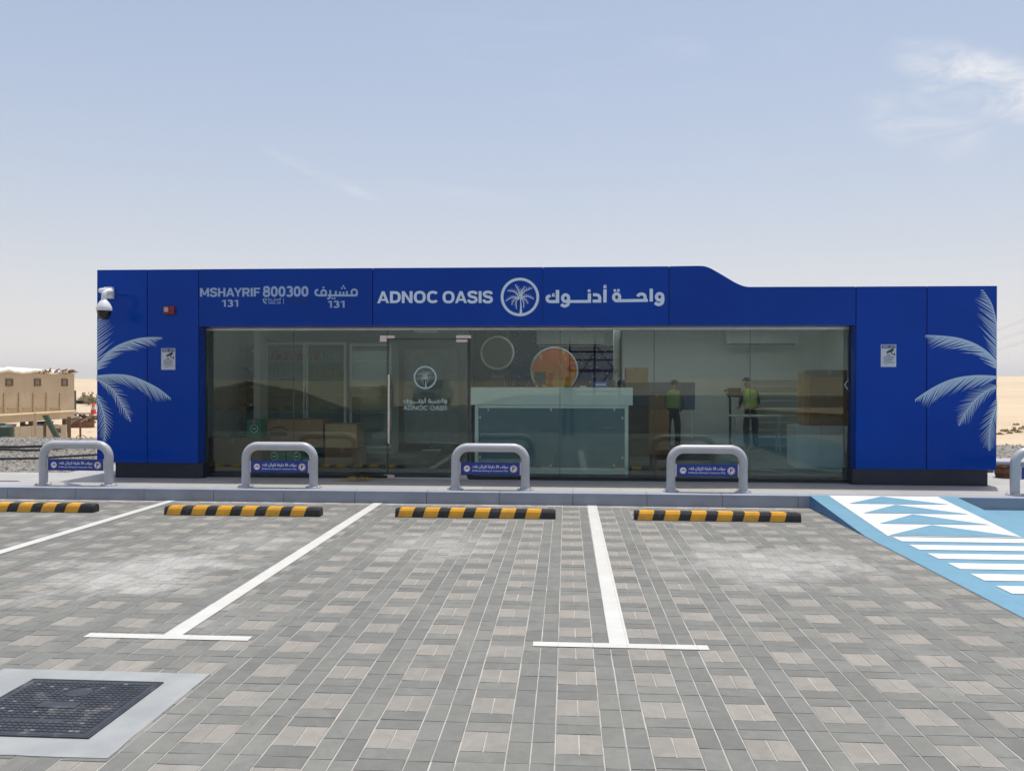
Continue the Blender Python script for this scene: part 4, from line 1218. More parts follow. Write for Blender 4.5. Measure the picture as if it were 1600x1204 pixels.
# ---------------------------------------------------------------- things fixed to the front
M_wp = mat('white camera plastic', rgb(222, 224, 226), 0.35, var=0.03, coat=0.2)
M_bk = mat('black gloss', (0.006, 0.006, 0.008), 0.08, var=0.1)
p = PY(173, 458, YF)
cam_t = thing('security_camera', (p.x, YF, p.z), 'white dome security camera on a gooseneck arm above the palm fronds', 'security camera')
m = MB(); m.box(p.x - 0.065, p.x + 0.055, YF - 0.075, YF - 0.001, PY(173, 467, YF).z, PY(173, 449, YF).z, c=0.008); m.build('junction_box', M_wp, cam_t)
q = PY(163.3, 475, YF - 0.42)
m = MB()
ZC = lambda py: PY(165, py, YF - 0.43).z
path = smooth_path([(p.x - 0.02, YF - 0.06, PY(170, 457, YF).z), (p.x - 0.03, YF - 0.2, PY(168, 454, YF - 0.2).z), (q.x + 0.035, YF - 0.33, ZC(453.5)), (q.x + 0.004, YF - 0.41, ZC(457.5)), (q.x, YF - 0.43, ZC(465)), (q.x, YF - 0.43, ZC(474))], 8)
m.tube(path, 0.037, 18); m.build('bracket_arm', M_wp, cam_t, 50)
zc_ = PY(163, 485, YF - 0.43).z
m = MB(); m.lathe([(0.03, 0.155), (0.045, 0.14), (0.075, 0.10), (0.098, 0.055), (0.104, 0.03), (0.104, 0.0), (0.096, -0.004)], q.x, YF - 0.43, 32, 0, zc_); m.build('camera_housing', M_wp, cam_t, 40)
m = MB(); m.lathe([(0.094, -0.001), (0.092, -0.03), (0.084, -0.065), (0.070, -0.095), (0.045, -0.118), (0.015, -0.128)], q.x, YF - 0.43, 32, 0, zc_); m.build('camera_dome', M_bk, cam_t, 60)
# red sounder
a = PY(266, 485, YF)
al = thing('alarm_sounder', (a.x, YF, a.z), 'small red alarm sounder with a clear strobe on the blue panel', 'alarm')
M_red = mat('red alarm plastic', rgb(126, 14, 24), 0.35, var=0.08)
m = MB(); m.box(a.x - 0.082, a.x + 0.082, YF - 0.055, YF - 0.001, a.z - 0.060, a.z + 0.060, c=0.027); m.build('alarm_body', M_red, al, 50)
m = MB(); m.box(a.x - 0.058, a.x + 0.005, YF - 0.082, YF - 0.054, a.z - 0.028, a.z + 0.042, c=0.012); m.build('strobe_lens', mat('clear strobe', rgb(170, 160, 158), 0.15), al, 50)
# camera warning notices
M_sheet = mat('white notice sheet', rgb(186, 194, 204), 0.35, var=0.03)
M_head = mat('navy notice header', rgb(26, 32, 92), 0.4)
M_ink = mat('notice ink', rgb(32, 34, 46), 0.5)
M_ink2 = mat('faded notice ink', rgb(118, 124, 136), 0.5)
def notice(x0, x1, y0, y1, lab):
    a, b = PY(x0, y0, YF), PY(x1, y1, YF)
    X0, X1, Z1, Z0 = a.x, b.x, a.z, b.z
    W, H = X1 - X0, Z1 - Z0
    n_ = thing('notice', ((X0 + X1) / 2, YF, (Z0 + Z1) / 2), lab, 'notice', 'camera warning notices')
    m = MB(); m.box(X0, X1, YF - 0.006, YF - 0.0015, Z0, Z1, c=0.001); m.build('notice_sheet', M_sheet, n_)
    def u(f, g): return (X0 + f * W, Z0 + g * H)
    y = YF - 0.0065
    m = MB(); m.sheet([u(.05, .83), u(.95, .83), u(.95, .97), u(.05, .97)], y); m.build('notice_header', M_head, n_)
    m = MB()
    text_mb(m, 'WARNING', u(.08, 0)[0], u(.49, 0)[0], u(0, .865)[1], u(0, .935)[1], y - 0.0006, 0, 0.04)
    text_mb(m, arabic('FE97 FEA4 FEAC FEF3 FEAE'), u(.56, 0)[0], u(.92, 0)[0], u(0, .85)[1], u(0, .955)[1], y - 0.0006, 0, 0.04)
    m.build('notice_heading', M_sheet, n_)
    m = MB()
    m.sheet([u(.36, .68), u(.40, .625), u(.58, .665), u(.62, .63), u(.86, .73), u(.80, .82), u(.74, .82)], y - 0.0004)
    m.sheet([u(.36, .655), u(.39, .60), u(.55, .62), u(.54, .655), u(.42, .64)], y - 0.0005)
    m.ribbon([u(.70, .66), u(.69, .59), u(.76, .56), u(.86, .56)], 0.012, y - 0.0006)
    m.sheet([u(.85, .61), u(.92, .63), u(.92, .48), u(.86, .51)], y - 0.0007)
    m.sheet([u(.37, .535), u(.62, .535), u(.62, .50), u(.37, .50)], y - 0.0004)
    m.build('camera_pictogram', M_ink, n_)
    m = MB()
    for (f, a, b, h) in ((.44, .17, .83, .02), (.385, .14, .88, .012), (.33, .17, .80, .022), (.275, .22, .72, .014), (.215, .04, .92, .012), (.165, .23, .84, .01), (.11, .23, .5, .01)):
        m.sheet([u(a, f - h), u(b, f - h), u(b, f + h), u(a, f + h)], y - 0.0004)
    m.build('notice_rules', M_ink2, n_)
notice(252.2, 274, 544, 577.5, 'white camera warning notice below the red alarm sounder')
notice(1376.2, 1400, 538, 573, 'white camera warning notice on the lower wall beyond the roof step, without an alarm')

# ---------------------------------------------------------------- frayed rope on the pavement
M_rope = mat('straw rope', rgb(166, 142, 92), 0.9, var=0.25, scale=40)
a = PZ(556, 751, ZP); m = MB(); rr = random.Random(2)
for k in range(26):
    x, y, z = a.x + rr.uniform(-.10, .16), a.y + rr.uniform(-.06, .08), ZP + 0.012 + 0.03 * rr.random()
    an = rr.uniform(-0.5, 0.9); P = [(x, y, z)]
    for j in range(7):
        an += rr.gauss(0, 0.5); x += 0.035 * math.cos(an) * rr.choice((1, 1, -1)); y += 0.02 * math.sin(an); z = ZP + 0.008 + abs(rr.gauss(0, 0.022))
        P.append((x, y, z))
    m.tube(smooth_path(P, 3), 0.0045, 5)
for k in range(7):
    P = [(a.x - 0.03, a.y - 0.02, ZP + 0.03), (a.x - 0.13 - 0.015 * k, a.y - 0.07, ZP + 0.012), (a.x - 0.20 - 0.02 * k, a.y - 0.10 + 0.01 * k, ZP + 0.006)]
    m.tube(smooth_path(P, 4), 0.004, 5)
P = [(a.x + 0.12, a.y + 0.06, ZP + 0.03), (a.x + 0.3, a.y + 0.11, ZP + 0.02), (a.x + 0.52, a.y + 0.13, ZP + 0.02)]
m.tube(smooth_path(P, 4), 0.008, 6)
tag(m.build('rope', M_rope, None, 60, loc=(a.x, a.y, ZP)), 'frayed straw coloured rope end heaped on the pavement by the door', 'rope')

# ---------------------------------------------------------------- inside the shop
def wx(px, Y): return PY(px, 600, Y).x
def wz(px, py, Y): return PY(px, py, Y).z
M_wh = mat('white laminate', rgb(236, 246, 243), 0.35, var=0.03)
M_wh2 = mat('white shelf steel', rgb(236, 238, 236), 0.4, var=0.03)
Yc = 12.62
cz = wz(860, 605, Yc); cz1 = wz(860, 632.5, Yc)
ct = thing('service_counter', ((wx(736, Yc) + wx(988, Yc)) / 2, Yc, ZFL), 'long white service counter with a glass front panel just inside the window', 'counter')
m = MB(); m.box(wx(736, Yc), wx(988.5, Yc), Yc - 0.05, Yc + 0.62, cz1, cz, c=0.006); m.build('counter_top', M_wh, ct)
X0, X1 = wx(742, Yc), wx(982, Yc); zt = cz1 - 0.003; zb = ZFL
m = MB()
m.box(X0, X0 + 0.055, Yc, Yc + 0.05, zb, zt, c=0.003); m.box(X1 - 0.055, X1, Yc, Yc + 0.05, zb, zt, c=0.003); m.box(X0 + 0.056, X1 - 0.056, Yc, Yc + 0.05, zt - 0.045, zt, c=0.003); m.box(X0 + 0.056, X1 - 0.056, Yc, Yc + 0.05, zb + 0.05, zb + 0.10, c=0.003)
m.build_each('counter_frame', M_wh, ct)
m = MB(); m.box(X0 + 0.057, X1 - 0.057, Yc + 0.03, Yc + 0.042, zb + 0.101, zt - 0.046); m.build('glass_front', mat('blue grey back painted glass', rgb(104, 132, 146), 0.12, var=0.04), ct)
m = MB(); m.box(X0 + 0.02, X1 - 0.02, Yc + 0.06, Yc + 0.55, zb, zt - 0.01); m.build('counter_carcass', M_wh, ct)
m = MB()
for px, py in ((763, 640), (861, 640), (960, 640), (750, 652), (973, 653), (750, 714), (973, 715), (861, 727), (960, 727)):
    x, z = wx(px, Yc), wz(px, py, Yc); m.box(x - 0.012, x + 0.012, Yc + 0.015, Yc + 0.0295, z - 0.018, z + 0.018, c=0.002)
m.build_each('glass_clamp', M_alu, ct)

M_blk = mat('black plastic', (0.012, 0.012, 0.014), 0.35, var=0.15)
def onct(px): return (wx(px, Yc + 0.2), Yc + 0.2, cz)
# till
o = onct(772); x, y, z = o
tl = thing('cash_register', o, 'black cash register with a sloping front at the door end of the counter', 'cash register')
m = MB(); m.prism([(x - 0.17, z), (x + 0.17, z), (x + 0.15, z + 0.12), (x - 0.10, z + 0.14)], y, y + 0.3); m.build('till_body', M_blk, tl)
m = MB(); m.box(x - 0.05, x + 0.16, y + 0.06, y + 0.09, z + 0.145, z + 0.19, c=0.005); m.build('till_display', M_bk, tl)
o = onct(846); x, y, z = o
mo = thing('sales_monitor', o, 'dark touch screen monitor on a foot in the middle of the counter', 'monitor')
m = MB(); m.box(x - 0.11, x + 0.06, y + 0.10, y + 0.13, z + 0.04, z + 0.24, c=0.006); m.build('monitor_screen', M_bk, mo)
m = MB(); m.box(x - 0.07, x + 0.03, y + 0.05, y + 0.2, z, z + 0.012, c=0.002); m.tube([(x - 0.02, y + 0.14, z + 0.012), (x - 0.02, y + 0.15, z + 0.12)], 0.014, 10); m.build('monitor_foot', M_blk, mo)
o = onct(938); x, y, z = o
bx = thing('blue_box', o, 'small bright blue printed box lying on the counter top', 'box')
m = MB(); m.box(x - 0.10, x + 0.10, y, y + 0.14, z, z + 0.085, c=0.003); m.build('box_body', mat('bright blue card', rgb(30, 110, 220), 0.4), bx)
m = MB(); m.box(x - 0.07, x + 0.08, y - 0.002, y - 0.0005, z + 0.03, z + 0.055); m.build('box_label', M_wh, bx)
for px in (959, 968, 975):
    o = onct(px); x, y, z = o
    b = thing('bottle', o, 'dark blue bottle standing on the counter beside the bright blue box', 'bottle', 'dark bottles on the counter end')
    m = MB(); m.lathe([(0.03, 0), (0.032, 0.01), (0.032, 0.075), (0.012, 0.10), (0.012, 0.118)], x, y + 0.1, 16, 0, z); m.build('bottle_body', mat('dark blue bottle', rgb(24, 44, 96), 0.2) if px == 959 else bpy.data.materials['dark blue bottle'], b, 50)
    m = MB(); m.lathe([(0.014, 0.118), (0.014, 0.135)], x, y + 0.1, 12, 0, z); m.build('cap', M_wh, b, 50)
o = onct(911); x, y, z = o
m = MB(); m.box(x - 0.05, x + 0.05, y, y + 0.06, z + 0.0, z + 0.022, c=0.003); tag(m.build('card_stack', M_wh2, None, loc=o), 'low stack of white cards next to the blue box on the counter', 'cards')

# coolers
M_cgl = None
t = NT('cooler door glass'); t.n.remove(t.b)
tr = t.n.new('ShaderNodeBsdfTransparent'); tr.inputs[0].default_value = (0.86, 0.9, 0.88, 1)
gl = t.n.new('ShaderNodeBsdfGlossy'); gl.inputs['Roughness'].default_value = 0.05
mx = t.n.new('ShaderNodeMixShader'); mx.inputs[0].default_value = 0.05
t.l.new(tr.outputs[0], mx.inputs[1]); t.l.new(gl.outputs[0], mx.inputs[2]); t.l.new(mx.outputs[0], t.out.inputs['Surface'])
M_cgl = t.m
M_cint = mat('cooler lining', rgb(206, 212, 210), 0.5, var=0.03)
BOT = {}
def bottle(x, y, z, kind):
    if kind not in BOT:
        col, h, r = {'r': (rgb(176, 50, 46), 0.19, 0.030), 'y': (rgb(206, 176, 70), 0.20, 0.032), 'w': (rgb(200, 214, 216), 0.20, 0.029), 'o': (rgb(206, 120, 60), 0.17, 0.033)}[kind]
        m = MB(); m.lathe([(r * 0.9, 0), (r, 0.012), (r, h * 0.62), (r * 0.42, h * 0.86), (r * 0.42, h)], 0, 0, 12)
        me = m.build('bottle', mat('drink ' + kind, col, 0.25), None, 50, loc=(0, 0, 0))
        BOT[kind] = me; b = me
    else:
        b = BOT[kind].copy(); COL.objects.link(b)
    b.location = (x, y, z)
    lab = {'r': 'red drink bottle in the top row of the glass door cooler', 'y': 'yellow drink bottle on the second cooler shelf', 'w': 'clear water bottle on a cooler shelf', 'o': 'orange drink bottle in the top row of the cooler'}[kind]
    tag(b, lab, 'bottle', {'r': 'red bottles in the cooler', 'y': 'yellow bottles in the cooler', 'w': 'clear bottles in the cooler', 'o': 'orange bottles in the cooler'}[kind])
def cooler(pa, pb, Y, ptop, doors, lab, stock):
    X0, X1 = wx(pa, Y), wx(pb, Y); Z1 = wz((pa + pb) / 2, ptop, Y); D = 0.7
    r_ = thing('upright_cooler', ((X0 + X1) / 2, Y, ZFL), lab, 'cooler')
    m = MB(); T2 = 0.05
    m.box(X0, X0 + T2, Y + 0.05, Y + D, ZFL, Z1); m.box(X1 - T2, X1, Y + 0.05, Y + D, ZFL, Z1); m.box(X0 + T2 + .001, X1 - T2 - .001, Y + 0.05, Y + D, Z1 - T2, Z1); m.box(X0 + T2 + .001, X1 - T2 - .001, Y + 0.05, Y + D, ZFL, ZFL + 0.16); m.box(X0 + T2 + .001, X1 - T2 - .001, Y + D - 0.04, Y + D, ZFL + .161, Z1 - T2 - .001)
    m.build('cabinet', M_cint, r_)
    hs = [ZFL + 0.45 + k * 0.335 for k in range(5)]
    for z in hs:
        m = MB(); m.box(X0 + T2 + .003, X1 - T2 - .003, Y + 0.1, Y + D - 0.05, z - 0.012, z); m.build('shelf', M_wh2, r_)
    n = doors; w = (X1 - X0) / n
    for k in range(n):
        a, b = X0 + k * w + 0.006, X0 + (k + 1) * w - 0.006; f = 0.045; z0, z1 = ZFL + 0.1, Z1 - 0.01
        m = MB()
        m.box(a, a + f, Y, Y + 0.045, z0, z1, c=0.004); m.box(b - f, b, Y, Y + 0.045, z0, z1, c=0.004); m.box(a + f + .001, b - f - .001, Y, Y + 0.045, z1 - f, z1); m.box(a + f + .001, b - f - .001, Y, Y + 0.045, z0, z0 + f)
        dr = m.build('door', M_wh2, r_)
        m = MB(); m.box(a + f + .001, b - f - .001, Y + 0.02, Y + 0.028, z0 + f + .001, z1 - f - .001); m.build('door_glass', M_cgl, dr)
        m = MB(); hx = (b - f / 2) if k % 2 == 0 else (a + f / 2); m.tube([(hx, Y - 0.03, 1.0), (hx, Y - 0.03, 1.5)], 0.012, 8); m.build('handle', M_alu, dr)
    if stock:
        for row, (z, kinds) in enumerate(((hs[4], 'rw'), (hs[3], 'wy'))):
            for k in range(n):
                cnt = 11
                for i in range(cnt):
                    x = X0 + k * w + 0.09 + i * (w - 0.18) / (cnt - 1)
                    kd = (kinds[k] if row == 0 else kinds[k])
                    if row == 0 and k == 1: kd = 'o' if i < 3 else 'w'
                    bottle(x, Y + 0.16 + 0.02 * ((i * 5) % 3 - 1), z, kd)
                if row == 0: pass
cooler(414, 541, 15.9, 534, 2, 'tall white cooler with two glass doors and rows of bottles', True)
cooler(545.5, 612, 15.9, 536, 1, 'narrow empty white cooler with a single glass door behind the entrance', False)
bn = thing('roller_banner', (wx(674, 16.8), 16.8, ZFL), 'tall blank pale roller banner standing behind the door', 'banner')
m = MB(); m.box(wx(632, 16.8), wx(716, 16.8), 16.8, 16.812, wz(674, 690, 16.8), wz(674, 546, 16.8)); m.build('banner_sheet', mat('pale banner', rgb(186, 192, 190), 0.6), bn)
m = MB(); m.box(wx(628, 16.8), wx(715, 16.8), 16.75, 16.86, wz(674, 691.5, 16.8), wz(674, 690.2, 16.8)); m.box(wx(660, 16.8), wx(690, 16.8), 16.7, 16.9, ZFL, ZFL + 0.02); m.tube([(wx(674, 16.8), 16.83, ZFL + .02), (wx(674, 16.8), 16.83, wz(674, 692, 16.8))], 0.015, 8); m.build('banner_base', M_alu, bn)

# dark shelving at the far left
M_dsh = mat('dark shelving', rgb(58, 60, 62), 0.5, var=0.15)
Ys = 16.4
sh = thing('display_shelving', (wx(345, Ys), Ys, ZFL), 'dark display shelving with small price tags behind the wide carton', 'shelving')
X0, X1 = wx(318, Ys), wx(396, Ys)
m = MB(); m.box(X0, X1, Ys + 0.42, Ys + 0.45, ZFL, ZFL + 2.1); m.build('back_panel', M_dsh, sh)
for k in range(6):
    z = ZFL + 0.18 + k * 0.36
    m = MB(); m.box(X0, X1, Ys, Ys + 0.415, z, z + 0.03); s_ = m.build('shelf', M_dsh, sh)
    m = MB()
    for q in range(3): x = X0 + 0.22 + q * 0.36 + 0.05 * (k % 2); m.box(x, x + 0.07, Ys - 0.004, Ys - 0.001, z - 0.006, z + 0.036)
    m.build_each('price_tag', M_wh2, s_)
for k in range(2):
    m = MB(); x = (X0, X1)[k]; m.box(x - 0.02, x + 0.02, Ys - 0.002, Ys + 0.46, ZFL, ZFL + 2.15); m.build('upright', M_dsh, sh)

# cartons
M_card = [mat('brown card', rgb(168, 128, 90), 0.8, var=0.1, scale=3), mat('grey brown card', rgb(148, 116, 88), 0.8, var=0.1, scale=3), mat('pale card', rgb(190, 152, 112), 0.8, var=0.08, scale=3)]
M_gcard = mat('green printed card', rgb(30, 130, 96), 0.6, var=0.12, scale=8)
M_tape = mat('parcel tape', rgb(170, 140, 100), 0.3)
M_print = mat('dark carton print', rgb(70, 58, 48), 0.7)
def carton(pa, pb, pt, pb_, Y, D, lab, mi=0, group='cartons in the shop', z0=None, z1=None, mark=None, floor=False):
    X0, X1 = wx(pa, Y), wx(pb, Y); c_ = (pa + pb) / 2
    Z1 = wz(c_, pt, Y) if z1 is None else z1; Z0 = (ZFL if floor else wz(c_, pb_, Y)) if z0 is None else z0
    r_ = thing('carton', ((X0 + X1) / 2, Y, Z0), lab, 'carton', group)
    m = MB(); m.box(X0 + .002, X1 - .002, Y, Y + D, Z0 + .001, Z1 - .001, c=0.004); m.build('carton_body', M_gcard if mi == 'g' else M_card[mi], r_)
    m = MB(); xm = (X0 + X1) / 2; m.box(xm - 0.025, xm + 0.025, Y - 0.001, Y + D * 0.9, Z1 - .0005, Z1 + .0006); m.box(xm - 0.025, xm + 0.025, Y - 0.0016, Y - 0.0004, Z1 - 0.07, Z1 - .0006); m.build('parcel_tape', M_tape, r_)
    if mark:
        m = MB(); zc2 = (Z0 + Z1) / 2
        if mark == 'oval':
            ring2(m, xm, zc2, 0.055, 0.066, Y - 0.002); m.sheet([(xm - 0.03, zc2 - 0.012), (xm + 0.03, zc2 - 0.012), (xm + 0.03, zc2 + 0.012), (xm - 0.03, zc2 + 0.012)], Y - 0.002)
            m.build('carton_print', M_wh2, r_)
        else:
            H = (Z1 - Z0) * 0.26; W = (X1 - X0) * 0.30
            m.sheet([(xm - W, zc2 - H * 0.35), (xm + W, zc2 - H * 0.35), (xm + W, zc2 + H * 0.2), (xm - W, zc2 + H * 0.2)], Y - 0.002)
            m.ribbon([(xm + W * math.cos(R(q)), zc2 + H * 0.3 + H * 0.6 * math.sin(R(q))) for q in range(10, 171, 10)], 0.02, Y - 0.002)
            m.build('carton_print', M_print, r_)
    return Z0, Z1
ya = 13.25
carton(318, 410, 684, 740, ya, 0.55, 'wide grey brown carton on the floor beside the green cartons', 1, floor=True)
za = wz(430, 699, 13.6)
carton(411, 446, 699, 740, 13.6, 0.4, 'green carton on the floor under the printed brown carton', 'g', z1=za, floor=True, mark='oval')
carton(448, 480, 699, 740, 13.6, 0.4, 'green carton on the floor beside the tall brown stack', 'g', z1=za, floor=True, mark='oval')
carton(413, 458, 655, 699, 13.62, 0.4, 'brown carton printed with an arched dark mark, on the green carton', 0, z0=za, mark='arch')
carton(460, 505, 655, 699, 13.62, 0.4, 'plain brown carton next to the printed one, on green cartons', 0, z0=za)
zb_ = wz(535, 700, 13.35)
carton(507, 563, 700, 740, 13.35, 0.45, 'brown carton at the bottom of the stack near the entrance', 1, z1=zb_, floor=True)
carton(508, 558, 662, 700, 13.37, 0.42, 'grey brown carton on top of the stack near the entrance', 2, z0=zb_)
carton(386, 408, 655, 684, 13.3, 0.25, 'small green carton with a pale oval, standing on the wide carton', 'g', z0=wz(364, 684, ya), mark='oval')
m = MB(); z = wz(364, 684, ya); m.box(wx(360, 13.4), wx(385, 13.4), 13.4, 13.6, z + .001, z + 0.05, c=0.003); tag(m.build('blue_packet', mat('blue packet', rgb(44, 96, 128), 0.5), None, loc=(wx(372, 13.4), 13.4, z)), 'flat blue packet lying on the wide carton beside the green one', 'packet')
# right hand side
Yq = 14.0
cb = thing('low_cabinet', (wx(1284, Yq), Yq, ZFL), 'low white cabinet with two doors under the big brown cartons', 'cabinet')
zq = wz(1284, 665, Yq); X0, X1 = wx(1245, Yq), wx(1321, Yq)
m = MB(); m.box(X0, X1, Yq + 0.02, Yq + 0.6, ZFL, zq - 0.002, c=0.004); m.build('cabinet_body', M_wh2, cb)
for k in range(2):
    m = MB(); w = (X1 - X0) / 2; m.box(X0 + k * w + .004, X0 + (k + 1) * w - .004, Yq, Yq + 0.018, ZFL + 0.06, zq - 0.02, c=0.003); m.build('door', M_wh2, cb)
zs = wz(1296, 619, Yq)
carton(1268, 1324, 619, 665, Yq + 0.02, 0.55, 'large brown carton on the white cabinet, lower of the two', 0, z0=zq, z1=zs)
carton(1268, 1324, 578, 619, Yq + 0.02, 0.55, 'large brown carton on the white cabinet, upper of the two', 1, z0=zs)
carton(1257, 1267, 580, 665, Yq + 0.15, 0.4, 'narrow tall pale carton squeezed beside the two large cartons', 2, z0=zq)
Yb = 15.0
sb = thing('blue_shelf_unit', (wx(1000, Yb), Yb, ZFL), 'dark blue shelf unit behind the counter end with a carton on top', 'shelf unit')
zk = wz(985, 597, Yb)
m = MB(); m.box(wx(966, Yb), wx(1014, Yb), Yb, Yb + 0.5, wz(990, 634, Yb), zk, c=0.004); m.build('upper_cabinet', mat('navy laminate', rgb(34, 44, 74), 0.4), sb)
m = MB(); m.box(wx(966, Yb), wx(1014, Yb), Yb + 0.02, Yb + 0.5, ZFL, wz(990, 634, Yb) - 0.002); m.build('lower_cabinet', mat('dark wood laminate', rgb(70, 52, 40), 0.5, var=0.2, scale=12), sb)
carton(978, 1013, 574, 597, Yb + 0.05, 0.4, 'brown carton standing on top of the dark blue shelf unit', 2, z0=zk)
Yp = 17.9
bd = thing('blue_board', (wx(1050, Yp), Yp, ZFL), 'grey blue upright display board behind the workers', 'board')
m = MB(); m.box(wx(1014, Yp), wx(1086, Yp), Yp, Yp + 0.04, wz(1050, 640, Yp), wz(1050, 597, Yp), c=0.003); m.build('board_panel', mat('grey blue board', rgb(96, 112, 142), 0.5), bd)
for s in (1018, 1082):
    m = MB(); x = wx(s, Yp); m.box(x - 0.02, x + 0.02, Yp + 0.041, Yp + 0.08, ZFL, wz(s, 598, Yp)); m.build('leg', M_alu, bd)
carton(1014, 1039, 616, 640, 16.2, 0.35, 'dark red carton on top of a brown crate behind the window', 1, z0=wz(1026, 640, 16.2))
bpy.data.objects['carton'].name  # keep names
carton(994, 1046, 640, 700, 16.15, 0.5, 'brown wooden looking crate on the floor behind the counter end', 0, z1=wz(1026, 640, 16.2), floor=True)
# table and stand near the worker
Yt = 16.9
tb = thing('folding_table', (wx(1184, Yt), Yt, ZFL), 'narrow white topped table across the legs of the worker', 'table')
zt_ = wz(1184, 648.5, Yt); X0, X1 = wx(1145, Yt), wx(1224, Yt)
m = MB(); m.box(X0, X1, Yt, Yt + 0.4, zt_ - 0.035, zt_, c=0.004); m.build('table_top', M_wh2, tb)
for x in (X0 + 0.05, X1 - 0.05):
    for y in (Yt + 0.05, Yt + 0.35):
        m = MB(); m.tube([(x, y, ZFL), (x, y, zt_ - 0.036)], 0.014, 8); m.build('leg', M_alu, tb)
Yv = 18.0
st_ = thing('equipment_stand', (wx(1141, Yv), Yv, ZFL), 'black equipment stand with a bent arm beside the worker at the table', 'stand')
x = wx(1141, Yv); m = MB(); m.tube([(x, Yv, ZFL), (x, Yv, wz(1141, 622, Yv))], 0.025, 8); m.box(x - 0.2, x + 0.2, Yv - 0.2, Yv + 0.2, ZFL, ZFL + 0.03); m.build('stand_post', M_blk, st_)
m = MB(); m.tube([(x, Yv, wz(1141, 622, Yv)), (x - 0.13, Yv, wz(1141, 610, Yv)), (x + 0.2, Yv, wz(1141, 608, Yv))], 0.02, 8); m.box(x - 0.06, x + 0.22, Yv - 0.04, Yv + 0.02, wz(1141, 620, Yv), wz(1141, 606, Yv), c=0.005); m.build('stand_head', M_blk, st_)
# wall shelving at the back right
Yw = 18.2
gs = thing('wall_shelving', (wx(1212, Yw), Yw, ZFL), 'white slatted wall shelving behind the table', 'shelving')
X0, X1 = wx(1175, Yw), wx(1262, Yw)
m = MB(); m.box(X0, X1, Yw + 0.33, Yw + 0.36, ZFL, wz(1212, 540, Yw)); m.build('back_panel', M_wh2, gs)
for k in range(9):
    z = ZFL + 0.2 + k * 0.155
    m = MB(); m.box(X0, X1, Yw + 0.02, Yw + 0.328, z, z + 0.025); m.build('shelf', M_wh2, gs)
# air conditioners
def aircon(pa, pb, pt, pb_, Y, lab):
    X0, X1 = wx(pa, Y), wx(pb, Y); Z0 = wz((pa + pb) / 2, pb_, Y); Z1 = Z0 + 0.36
    r_ = thing('air_conditioner', ((X0 + X1) / 2, Y + 0.28, Z0), lab, 'air conditioner', 'white wall air conditioners')
    m = MB(); m.box(X0, X1, Y, Y + 0.27, Z0 + 0.045, Z1, c=0.03); m.build('casing', M_wh2, r_, 40)
    m = MB(); m.box(X0 + 0.06, X1 - 0.06, Y + 0.012, Y + 0.2, Z0 + 0.012, Z0 + 0.046); m.build('air_outlet', M_blk, r_)
    m = MB(); m.box(X0 + 0.06, X1 - 0.06, Y - 0.004, Y + 0.02, Z0 + 0.0, Z0 + 0.011, c=0.002); m.build('louvre', M_wh2, r_)
    m = MB(); m.box(X0 + 0.2, X1 - 0.2, Y + 0.271, YB - 0.032, Z0 + 0.1, Z1 - 0.1); m.build('wall_bracket', M_alu, r_)
aircon(838, 944, 512, 541, 18.2, 'white air conditioner above the orange round sign')
aircon(1135, 1248, 512, 540, 18.15, 'white air conditioner on the plain wall above the white table')
# round signs
def rsign(px, py, rpx, Y, lab, face, nm):
    c_ = PY(px, py, Y); r0 = rpx * Y / F
    r_ = thing(nm, (c_.x, Y, c_.z), lab, 'sign')
    m = MB(); n = 48
    vs = [(c_.x + r0 * 0.95 * math.cos(2 * math.pi * k / n), Y, c_.z + r0 * 0.95 * math.sin(2 * math.pi * k / n)) for k in range(n)] + [(c_.x + r0 * 0.95 * math.cos(2 * math.pi * k / n), Y + 0.05, c_.z + r0 * 0.95 * math.sin(2 * math.pi * k / n)) for k in range(n)]
    m.add(vs, [tuple(range(n))[::-1], tuple(range(n, 2 * n))] + [(k, (k + 1) % n, n + (k + 1) % n, n + k) for k in range(n)]); m.build('sign_face', face, r_)
    m = MB(); m.tube([(c_.x + r0 * math.cos(2 * math.pi * k / n), Y + 0.02, c_.z + r0 * math.sin(2 * math.pi * k / n)) for k in range(n)], 0.022, 8, close=True); m.build('sign_rim', M_wh2, r_, 60)
    m = MB()
    for s in (-0.6, 0.6): m.tube([(c_.x + s * r0, Y + 0.03, c_.z + r0 * 0.82), (c_.x + s * r0, Y + 0.03, ZCE)], 0.004, 6)
    m.build_each('hanging_wire', M_alu, r_)
t = NT('orange poster print')
sp = t.n.new('ShaderNodeSeparateXYZ'); t.l.new(t.tc('Generated'), sp.inputs[0])
c = t.mix(t.ramp(t.math('ADD', sp.outputs[2], t.math('MULTIPLY', t.noise(3, 3), 0.2)), 0.3, 0.8), rgb(232, 172, 50), rgb(232, 112, 20))
c = t.mix(t.ramp(t.noise(5, 3, 0.5), 0.56, 0.62, 0, 0.7), c, rgb(214, 40, 30))
c = t.mix(t.ramp(t.noise(7, 2, 0.5, t.mapping(t.tc(), (1, 1, .5), (0, 0, 1))), 0.62, 0.66, 0, 0.8), c, rgb(222, 196, 120))
t.color(c); t.set(Roughness=0.4)
rsign(866, 579, 36, 17.6, 'round orange sign with a white rim hanging over the counter', t.m, 'round_sign')
rsign(777, 551, 25, 15.2, 'round brown sign with a thin pale rim hanging near the door', mat('brown sign face', rgb(112, 104, 88), 0.5, var=0.1), 'round_sign')
